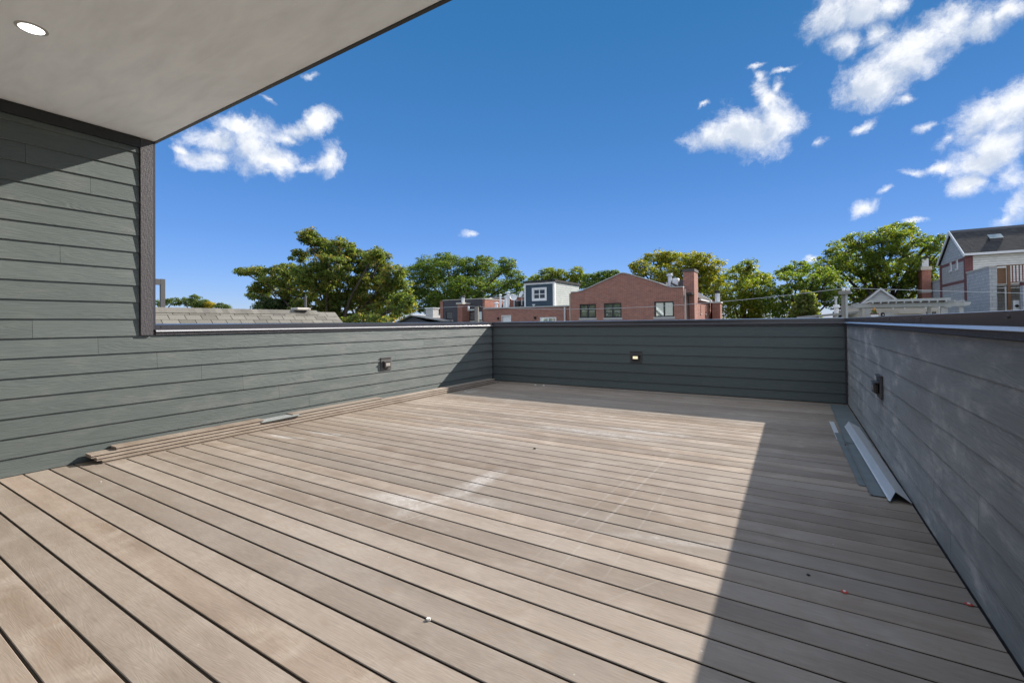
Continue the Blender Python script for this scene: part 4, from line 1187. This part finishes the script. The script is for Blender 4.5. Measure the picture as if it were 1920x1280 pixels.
for z, mt in ((3.55, 'purplebrick'), (5.02, 'purplebrick')):
    obj('brick_band', MB().facade('X', EX - .012, .011, Y0 + .35, Y1 - .45, z, z + .20, [(h[0] - .02, h[1] + .02, 4.4, 5.3) for h in HB_]), M[mt], eh)
obj('corner_pier', MB().box(EX - .05, EX + .32, Y0 - .03, Y0 + .33, 2.35, 5.27), M['purplebrick'], eh)
obj('corner_pier', MB().box(EX - .05, EX + .32, Y1 - .42, Y1 + .03, 2.35, 5.27), M['purplebrick'], eh)
obj('siding_wall', MB().box(EX + .325, 17, Y0 + .03, Y0 + .3, 2.6, 5.45), M['cream'], eh)
obj('house_body', MB().box(EX + .31, 17, Y0 + .32, Y1, G, 5.35), M['cream'], eh)
th = .12
rf = obj('roof', MB().prism([(Y0 - .18, ZE + .05), (YR, ZR), (Y1 + .25, ZE + .05), (Y1 + .25, ZE - .08), (YR, ZR - th), (Y0 - .18, ZE - .08)], 'X', EX - .12, 17.3), M['roofdark'], eh)
obj('rake_board', MB().prism([(Y0 - .2, ZE + .07), (YR, ZR + .02), (YR, ZR - .20), (Y0 - .2, ZE - .15)], 'X', EX - .18, EX - .122), M['white'], rf)
obj('rake_board', MB().prism([(YR + .002, ZR + .02), (Y1 + .27, ZE + .07), (Y1 + .27, ZE - .15), (YR + .002, ZR - .20)], 'X', EX - .18, EX - .122), M['white'], rf)
obj('gutter', MB().box(EX - .17, 17.3, Y0 - .30, Y0 - .185, ZE - .09, ZE + .05), M['white'], rf)
obj('ridge_cap', MB().prism([(YR - .28, ZR - .17), (YR, ZR + .035), (YR + .28, ZR - .17)], 'X', EX - .12, 17.3), M['darkwall'], rf)
sl_ = (ZR - ZE - .05) / (YR - Y0 + .18)
sy = 42.55
sz = ZE + .05 + sl_ * (sy - Y0 + .18)
skm = MB().prism([(sy, sz - .1), (sy, sz + .22), (sy + .42, sz + .22 + .42 * sl_), (sy + .42, sz + .42 * sl_ - .1)], 'X', 11.25, 11.85)
sk = obj('skylight', skm, M['darkwall'], rf)
obj('pane', MB().prism([(sy - .02, sz + .221), (sy - .02, sz + .25), (sy + .44, sz + .25 + .46 * sl_), (sy + .44, sz + .221 + .46 * sl_)], 'X', 11.22, 11.88), M['glass'], sk)
obj('low_wall', MB().box(EX, EX + .3, 37.30, Y0 - .031, G, 4.10), M['block'], eh)
obj('low_wall', MB().box(EX + .001, EX + .3, Y1 + .04, 52.0, G, 4.14), M['block'], eh)
obj('low_wall', MB().box(EX + .002, EX + .3, Y0 - .03, Y1 + .035, G, 2.999), M['block'], eh)
obj('wall_coping', MB().box(EX - .04, EX + .34, 37.26, Y0 - .035, 4.102, 4.19), M['stone'], eh)
obj('wall_coping', MB().box(EX - .04, EX + .34, Y1 + .045, 52.04, 4.142, 4.23), M['stone'], eh)
obj('front_wall', MB().box(EX + .301, 17, 39.2, 39.5, G, 2.95), M['block'], eh)
ch = obj('chimney', MB().box(9.14, 9.72, 50.0, 51.75, G, 5.18), M['redbrick'], eh)
obj('chimney_cap', MB().box(9.08, 9.78, 49.94, 51.8, 5.181, 5.46), M['stone'], ch)
obj('brick_band', MB().box(9.125, 9.735, 49.985, 51.765, 3.30, 3.56), M['stone'], ch)
obj('flue', MB().box(9.2, 9.62, 50.2, 50.9, 5.461, 6.15), M['galv'], ch)
obj('flue_cap', MB().box(9.16, 9.66, 50.15, 50.95, 6.151, 6.30), M['bronze'], ch)
# balcony in front of the siding
bl = thing('balcony', 'brown timber balcony with red balusters on the front of the block house', 'balcony', (11.5, 39, G))
obj('floor', MB().box(10.12, 14.2, 37.30, 39.19, 2.98, 3.10), M['oldwood'], bl)
for k in range(4):
    obj('side_board', MB().box(10.13 + k * .092, 10.13 + k * .092 + .088, 37.33, 37.36, 3.12, 4.04), M['wood'], bl)
obj('post', MB().box(10.515, 10.64, 37.22, 37.345, G, 4.14), M['wood'], bl)
obj('post', MB().box(14.0, 14.12, 37.22, 37.345, G, 4.14), M['wood'], bl)
obj('hand_rail', MB().box(10.10, 14.2, 37.21, 37.36, 4.142, 4.19), M['wood'], bl)
obj('bottom_rail', MB().box(10.65, 13.99, 37.25, 37.31, 3.14, 3.20), M['wood'], bl)
first = None
for k in range(24):
    x = 10.74 + k * .136
    if first is None:
        first = obj('baluster', MB().box(x - .022, x + .022, 37.26, 37.30, 3.202, 4.141), M['woodred'], bl)
        b = first
    else:
        b = first.copy()
        COL.objects.link(b)
        b.location = (k * .136, 0, 0)
obj('downspout', MB().tube([(10.42, 37.2, G), (10.42, 37.2, 2.95)], .035, 8), M['palewood'], bl)
nb_ = thing('block_building', 'grey concrete block building with a purple brick band at the far right edge', 'building', (13, 36, G))
obj('wall', MB().box(10.82, 17, 36.2, 36.6, G, 2.92), M['block'], nb_)
obj('brick_band', MB().box(10.81, 17, 36.18, 36.62, 2.921, 3.12), M['purplebrick'], nb_)
obj('wall_coping', MB().box(10.76, 17, 36.14, 36.66, 3.121, 3.18), M['stone'], nb_)
mt_ = thing('meter_box', 'white utility meter box under the timber balcony', 'meter box', (10.72, 37.1, 1.55))
obj('cabinet', MB().box(10.68, 10.90, 37.0, 37.12, 1.5, 2.14), M['white'], mt_)
obj('dial', MB().tube([(10.79, 36.995, 1.82), (10.79, 36.93, 1.82)], .08, 12), M['black'], mt_)

# ---- utility poles and wires
p1 = thing('utility_pole', 'weathered wooden utility pole in front of the dark-clad house', 'utility pole', (-15.98, 22, G), 'utility poles')
obj('pole', MB().tube([(-15.98, 22, G), (-15.98, 22, 2.17)], [.16, .125], 12), M['oldwood'], p1)
obj('bracket', MB().box(-16.62, -16.1, 21.92, 22.02, 1.92, 2.02), M['palewood'], p1)
for x in (-16.55, -15.72):
    obj('insulator', MB().tube([(x, 21.95, 2.0), (x, 21.95, 2.12), (x, 21.95, 2.2)], [.04, .07, .03], 8), M['white'] if x < -16 else M['black'], p1)
p2 = thing('utility_pole', 'square grey utility pole with a short crossarm beyond the far right corner', 'utility pole', (1.87, 24, G), 'utility poles')
obj('pole', MB().box(1.77, 1.98, 23.9, 24.1, G, 2.28), M['oldwood'], p2)
obj('crossarm', MB().box(1.66, 2.09, 23.78, 23.899, 2.22, 2.36), M['oldwood'], p2)
obj('guard_strip', MB().box(1.90, 1.982, 23.87, 23.898, G, 2.215), M['palewood'], p2)
for x in (1.84, 2.0):
    obj('insulator', MB().tube([(x, 23.85, 2.361), (x, 23.85, 2.42), (x, 23.85, 2.47)], [.05, .06, .035], 8), M['white'], p2)


def wire(a, b, sag, label, r=.011, n=18):
    a, b = Vector(a), Vector(b)
    pts = []
    for i in range(n + 1):
        t = i / n
        p = a.lerp(b, t)
        p.z -= sag * 4 * t * (1 - t)
        pts.append(p)
    solo('power_line', MB().tube(pts, r, 5), M['wire'], label, 'power line', 'overhead wires')


wire((-40, 21.5, 2.5), (-16.55, 21.95, 2.2), .18, 'overhead wire running left from the wooden pole towards the big tree')
wire((-16.55, 21.95, 2.2), (1.84, 23.85, 2.47), .47, 'long sagging wire between the two utility poles across the brick houses')
wire((2.0, 23.85, 2.47), (13.0, 22.0, 1.45), .02, 'overhead wire running right from the square pole past the block house')
wire((-10.8, 7.5, 1.62), (-24.0, 15, 1.80), .12, 'thin wire rising from the shingled ridge into the leaves', r=.008)

# ---- seen only mirrored in the brick house's windows: a cream gabled house behind the camera
rh = thing('cream_house', 'cream gabled house with white rake boards behind the left wing', 'building', (-17, -12, G))
obj('wall', MB().prism([(-20, G), (-13.2, G), (-13.2, 1.2), (-16.6, 4.3), (-20, 1.2)], 'Y', -22, -9), M['cream'], rh)
obj('roof', MB().prism([(-20.5, .75), (-16.6, 4.45), (-12.7, .75), (-12.7, .6), (-16.6, 4.3), (-20.5, .6)], 'Y', -22.2, -8.7), M['roofgrey'], rh)
obj('rake_board', MB().prism([(-20.5, .75), (-16.6, 4.47), (-12.7, .75), (-12.7, .35), (-16.6, 4.07), (-20.5, .35)], 'Y', -8.699, -8.6), M['white'], rh)

# ------------------------------------------------------------------ trees
TREES = {
'ailanthus' : [(-16.59,11.37,4.69,0.47,0.34),(-16.87,12.11,4.45,0.58,0.45),(-14.97,11.69,4.04,0.62,0.5),(-18.57,12.25,4.21,0.42,0.28),(-14.95,12.3,3.69,0.6,0.47),(-14.65,10.96,3.32,0.8,0.5),(-15.43,10.83,2.96,0.91,0.57),(-20.25,12.81,3.79,0.75,0.35),(-18.83,11.42,3.22,0.82,0.41),(-20.36,11.36,3.55,0.62,0.21),(-24.91,13.19,4.05,0.45,0.2),(-20.72,11.93,3.01,0.74,0.39),(-22.72,12.81,2.77,0.64,0.32),(-18.12,11.94,2.64,1.03,0.57),(-15.82,12.33,2.66,1.1,0.61),(-12.58,11.16,3.6,0.38,0.26),(-13.45,12.32,3.78,0.29,0.27),(-14.53,12.88,3.39,0.74,0.52),(-12.6,12.06,2.98,0.51,0.39),(-14.19,12.58,2.49,1.06,0.68),(-12.7,12.41,2.41,0.64,0.52),(-10.97,10.95,1.81,0.42,0.39),(-15.85,12.62,1.9,1.22,0.53),(-13.5,12.22,1.62,1.02,0.37),(-16.42,11.52,1.89,1.08,0.39),(-12.55,10.87,1.3,1.02,0.22),(-17.95,12.88,4.83,0.24,0.24)] ,
'shrub' : [(-18.61,10.93,2.09,0.53,0.29),(-18.62,11.53,2.02,0.5,0.32),(-18.26,11.91,2.07,0.46,0.28),(-20.22,11.51,1.93,0.38,0.19)] ,
'green' : [(-37.69,41.68,8.24,1.81,1.16),(-36.62,39.58,6.9,2.1,1.48),(-34.37,41.2,8.57,1.61,0.87),(-32.04,39.78,7.21,2.37,1.54),(-30.18,41.74,7.86,2.1,0.96),(-29.3,41.52,6.58,2.67,1.54),(-24.17,38.39,6.78,1.17,0.95),(-23.35,38.54,5.42,1.26,0.95),(-29.17,38.87,4.93,3.39,1.36),(-35.36,41.86,5.11,3.8,1.9),(-36.8,39.74,4.13,2.48,1.86),(-31.91,40.51,3.37,4.19,1.56),(-24.72,39.2,4.19,2.17,1.3),(-27.26,40.03,2.93,2.82,1.13)] ,
'slim' : [(-26.94,49.54,6.46,1.18,0.66),(-25.02,49.4,6.98,1.42,0.9),(-24.05,50.34,6.67,1.3,1.04),(-21.81,50.34,6.85,1.14,1.02),(-22.51,51.62,6.03,1.43,0.91),(-25.71,50.73,5.81,2.32,0.93)] ,
'dark' : [(-19.69,49.72,6.04,1.23,0.86),(-18.29,49.43,6.24,1.33,0.72),(-17.22,49.96,6.52,0.96,0.6),(-18.34,48.69,4.99,2.03,0.95)] ,
'yellow' : [(-10.98,38.65,5.82,0.9,0.63),(-10.34,41.44,6.68,1.24,0.76),(-9.5,41.86,7.08,0.95,0.52),(-8.32,41.62,6.39,1.86,0.84),(-6.58,40.28,6.1,1.32,0.71),(-5.85,40.86,5.66,1.15,0.71),(-9.71,38.84,5.08,1.78,0.8),(-7.63,41.33,4.93,2.29,1.01),(-5.79,40.29,4.29,1.31,0.87),(-6.84,39.14,2.98,2.59,1.29)] ,
'golden' : [(-3.12,41.25,5.5,0.86,0.6),(-4.2,44.42,5.2,1.22,0.65),(-2.59,44.96,4.67,1.2,0.74),(-2.96,41.35,3.78,1.72,0.95),(-4.63,44.2,3.57,1.87,1.12),(-3.67,42.64,2.1,2.23,1.07),(-2.24,41.6,2.47,1.11,1.11),(-1.86,42.18,4.64,0.43,0.34)] ,
'mid' : [(-0.59,45.08,5.15,0.81,0.63),(0.57,45.49,5.65,0.81,0.63),(0.16,42.18,4.3,1.26,0.75),(1.64,44.46,5.04,1.04,0.69),(2.23,42.18,4.38,0.81,0.57),(0.53,44.87,3.37,1.6,0.98),(-0.98,43.32,2.92,1.05,1.14),(2.02,45.52,3.43,1.15,0.88),(-0.26,45.92,1.86,2.02,0.82),(2.65,44.02,2.82,1.01,0.84)] ,
'oak' : [(8.68,54.99,9.37,1.48,0.69),(6.77,52.24,8.75,1.44,0.67),(5.13,51.31,8.2,1.44,0.77),(4.11,53.4,7.7,1.52,0.91),(6.24,51.13,7.45,2.12,1.04),(8.52,51.79,7.78,1.85,1.02),(10.07,52.63,7.75,1.02,0.65),(3.27,53.44,6.51,1.74,0.92),(4.74,51.62,5.96,2.42,1.26),(6.95,51.17,5.75,2.57,1.4),(9.67,54.47,6.12,1.93,1.35),(10.49,52.26,6.51,0.91,1.0),(2.68,54.83,5.37,1.48,0.74),(4.98,54.59,4.18,2.56,1.23),(7.84,52.51,3.92,2.85,1.33),(10.05,52.84,4.29,1.39,1.21),(11.03,53.08,7.95,0.46,0.55),(8.72,53.58,2.5,2.88,0.86),(5.65,53.38,2.59,1.99,0.79)] ,
'conifer' : [(0.72,36.24,2.57,0.5,0.5),(0.71,36.48,1.94,0.79,0.5),(0.67,37.76,1.3,1.04,0.52)] ,
'far1' : [(-79.07,30.03,4.69,0.94,0.55),(-74.09,29.72,4.67,1.35,0.52)] ,
'far2' : [(-72.91,30.88,4.67,1.21,0.6),(-66.18,28.95,4.79,0.83,0.55),(-65.77,29.2,4.09,0.97,0.55)] ,
'far3' : [(-72.48,31.91,4.23,0.76,0.46),(-64.92,30.08,3.95,0.98,0.49)] ,
'far4' : [(-62.45,30.19,3.88,0.82,0.34),(-56.56,28.05,3.45,0.5,0.25),(-65.66,29.66,4.24,0.98,0.42)] ,
}

LEAF = {
    'ailanthus': leaf_mat('leaf_ailanthus', (0.070, 0.112, 0.036), (0.142, 0.178, 0.052), (0.285, 0.180, 0.075), 0.6),
    'shrub': leaf_mat('leaf_dark', (0.030, 0.054, 0.024), (0.054, 0.088, 0.030), (0.081, 0.095, 0.041), 0.42),
    'green': leaf_mat('leaf_green', (0.045, 0.090, 0.022), (0.112, 0.168, 0.034), (0.190, 0.185, 0.040), 0.5),
    'slim': leaf_mat('leaf_olive', (0.081, 0.128, 0.034), (0.162, 0.203, 0.047), (0.216, 0.189, 0.068), 0.57),
    'dark': leaf_mat('leaf_mid', (0.047, 0.095, 0.024), (0.101, 0.155, 0.035), (0.135, 0.162, 0.041), 0.52),
    'yellow': leaf_mat('leaf_turning', (0.105, 0.145, 0.025), (0.210, 0.215, 0.030), (0.300, 0.230, 0.028), 0.55),
    'golden': leaf_mat('leaf_golden', (0.085, 0.145, 0.025), (0.170, 0.205, 0.030), (0.360, 0.300, 0.030), 0.55),
    'mid': leaf_mat('leaf_midgreen', (0.060, 0.115, 0.026), (0.130, 0.185, 0.036), (0.250, 0.235, 0.040), 0.55),
    'oak': leaf_mat('leaf_oak', (0.062, 0.115, 0.024), (0.150, 0.195, 0.034), (0.260, 0.235, 0.035), 0.55),
    'conifer': leaf_mat('leaf_conifer', (0.095, 0.149, 0.041), (0.162, 0.189, 0.054), (0.216, 0.162, 0.081), 0.52),
    'far': leaf_mat('leaf_far', (0.074, 0.115, 0.047), (0.121, 0.162, 0.054), (0.162, 0.176, 0.068), 0.47),
    'gold': leaf_mat('leaf_yellow', (0.24, 0.20, 0.02), (0.34, 0.27, 0.02), (0.40, 0.31, 0.03), .4),
}


def leaves(centers, radii, per, size, droop=0.0):
    """unequal leaf-sized faces spread through each clump"""
    c = np.repeat(centers, per, axis=0)
    r = np.repeat(radii, per, axis=0)
    n_ = len(c)
    d = RNG.normal(size=(n_, 3))
    d /= np.linalg.norm(d, axis=1)[:, None] + 1e-9
    rad = RNG.random(n_) ** 0.45
    p = c + d * rad[:, None] * r
    nrm = d * 0.6 + RNG.normal(size=(n_, 3)) * 0.6 + np.array([0, 0, 0.55])
    nrm /= np.linalg.norm(nrm, axis=1)[:, None] + 1e-9
    t = np.cross(nrm, RNG.normal(size=(n_, 3)))
    t /= np.linalg.norm(t, axis=1)[:, None] + 1e-9
    t[:, 2] -= droop
    b = np.cross(nrm, t)
    s = size * RNG.uniform(.55, 1.35, n_)[:, None]
    w = s * RNG.uniform(.38, .6, n_)[:, None]
    V = np.stack([p - t * s * .5, p + b * w * .5 + nrm * s * .06, p + t * s * .5, p - b * w * .5 + nrm * s * .06], axis=1)
    return V.reshape(-1, 3)


def mesh_quads(name, V):
    me = bpy.data.meshes.new(name)
    nq = len(V) // 4
    me.vertices.add(len(V))
    me.vertices.foreach_set('co', V.astype(np.float32).ravel())
    me.loops.add(nq * 4)
    me.loops.foreach_set('vertex_index', np.arange(nq * 4, dtype=np.int32))
    me.polygons.add(nq)
    me.polygons.foreach_set('loop_start', np.arange(0, nq * 4, 4, dtype=np.int32))
    me.update(calc_edges=True)
    return me


def tree(kind, blobs, mat, label, leaf, sub, per, clump, base=None, trunk=.3, name='broadleaf_tree', group='trees beyond the deck', droop=0.0):
    B = np.array(blobs, float)
    rx = B[:, 3]
    rz = B[:, 4]
    ry = np.maximum(rx * .8, rz)
    if base is None:
        base = (float(np.average(B[:, 0], weights=rx * rz)), float(np.mean(B[:, 1])))
    root = Vector((base[0], base[1], G))
    t = thing(name, label, 'tree', root, group)
    # clumps: most near the outside of each blob, in flattened sprays
    cs, rs = [], []
    for i in range(len(B)):
        k = max(3, int(sub * rx[i] * rz[i] / (clump * clump)))
        d = RNG.normal(size=(k, 3))
        d /= np.linalg.norm(d, axis=1)[:, None]
        rad = RNG.uniform(.35, 1.0, k) ** .6
        q = B[i, :3] + d * rad[:, None] * np.array([rx[i], ry[i], rz[i]])
        cs.append(q)
        s_ = clump * RNG.uniform(.55, 1.25, k)
        rs.append(np.stack([s_ * 1.15, s_ * 1.15, s_ * .62], axis=1))
    cs, rs = np.concatenate(cs), np.concatenate(rs)
    V = leaves(cs, rs, per, leaf, droop) - np.array(root)
    me = mesh_quads('crown', V)
    me.materials.append(mat)
    o = bpy.data.objects.new('crown', me)
    COL.objects.link(o)
    o.parent = t
    # trunk and limbs
    zlo = float(np.min(B[:, 2] - rz))
    ztop = float(np.max(B[:, 2]))
    fork = Vector((base[0], base[1], max(G + 2.0, zlo - 1.2)))
    m = MB()
    m.tube([root, root.lerp(fork, .5) + Vector((.08, .05, 0)), fork], [trunk * 1.25, trunk, trunk * .85], 9)
    for i in range(len(B)):
        e = Vector(B[i, :3])
        mid = fork.lerp(e, .5) + Vector((RNG.normal() * .25, RNG.normal() * .25, abs(e.z - fork.z) * .12))
        r0 = trunk * .5
        m.tube([fork - Vector((0, 0, .2)), mid, e], [r0, r0 * .5, r0 * .18], 6)
        for j in range(5):
            d = Vector(RNG.normal(size=3)).normalized()
            q = e + Vector((d.x * rx[i] * .85, d.y * ry[i] * .85, d.z * rz[i] * .8))
            m.tube([mid.lerp(e, .5 + .1 * j), (e + q) / 2 + Vector((0, 0, .05)), q], [r0 * .22, r0 * .13, r0 * .05], 5, cap=False)
    obj('trunk', m, M['bark'], t)
    return t


T = TREES
tree('a', T['ailanthus'], LEAF['ailanthus'], 'large spreading tree with rust-tinged seed clusters rising behind the shingled garage roof', 0.089, 7.5, 70, .185, trunk=.17, droop=.25)
tree('s', T['shrub'], LEAF['shrub'], 'small dark bushy tree low behind the left shingled ridge', 0.081, 12, 59, .18, trunk=.12)
tree('g', T['green'], LEAF['green'], 'broad bright green tree behind the dark-clad house and the flat brick house', 0.222, 8, 38, .48, trunk=.45)
tree('l', T['slim'], LEAF['slim'], 'pale olive tree peeking above the blue dormer', 0.192, 8, 35, .36, trunk=.3)
tree('d', T['dark'], LEAF['dark'], 'small mid-green tree between the dormer and the curved brick gable', 0.192, 8, 38, .36, trunk=.3)
tree('y', T['yellow'], LEAF['yellow'], 'yellow-green tree turning colour behind the tall brick chimney', 0.207, 8, 38, .42, trunk=.4)
tree('o', T['golden'], LEAF['golden'], 'tree with a golden top right of the small brick chimney', 0.200, 8, 38, .40, trunk=.35)
tree('m', T['mid'], LEAF['mid'], 'mid-green tree with sky gaps left of the square utility pole', 0.192, 7, 35, .38, trunk=.35)
tree('k', T['oak'], LEAF['oak'], 'tall wide oak with open crown behind the white gabled house', 0.222, 7, 35, .46, trunk=.55)
tree('c', T['conifer'], LEAF['conifer'], 'small feathery evergreen low in front of the other trees near the square pole', 0.163, 14, 45, .20, trunk=.15, name='evergreen_tree', droop=.5)
tree('f', T['far1'], LEAF['far'], 'distant green tree by the dark pergola post', 0.185, 8, 38, .34, trunk=.3)
tree('f', T['far2'], LEAF['far'], 'distant dark green trees right of the pergola, the tallest of the far clump', 0.185, 8, 38, .34, trunk=.3)
tree('f', T['far3'], LEAF['gold'], 'distant bright yellow tree above the shingled ridge', 0.178, 8, 38, .30, trunk=.25)
tree('f', T['far4'], LEAF['far'], 'distant green tree lowest and rightmost of the far clump left of the big tree', 0.185, 8, 38, .30, trunk=.25)
# behind the camera, mirrored in the windows of the brick house
BK = [(-27, -9, 3.0, 2.6, 1.8), (-29.5, -10, 4.6, 2.4, 1.6), (-24.5, -10, 1.2, 2.2, 1.6), (-26, -11, 5.4, 2.2, 1.5), (-31, -9, 1.8, 2.4, 1.8), (-22, -12, 3.6, 2.0, 1.6)]
tree('b', BK, LEAF['green'], 'leafy tree behind the camera beside the cream house', 0.222, 7, 31, .5, trunk=.45)
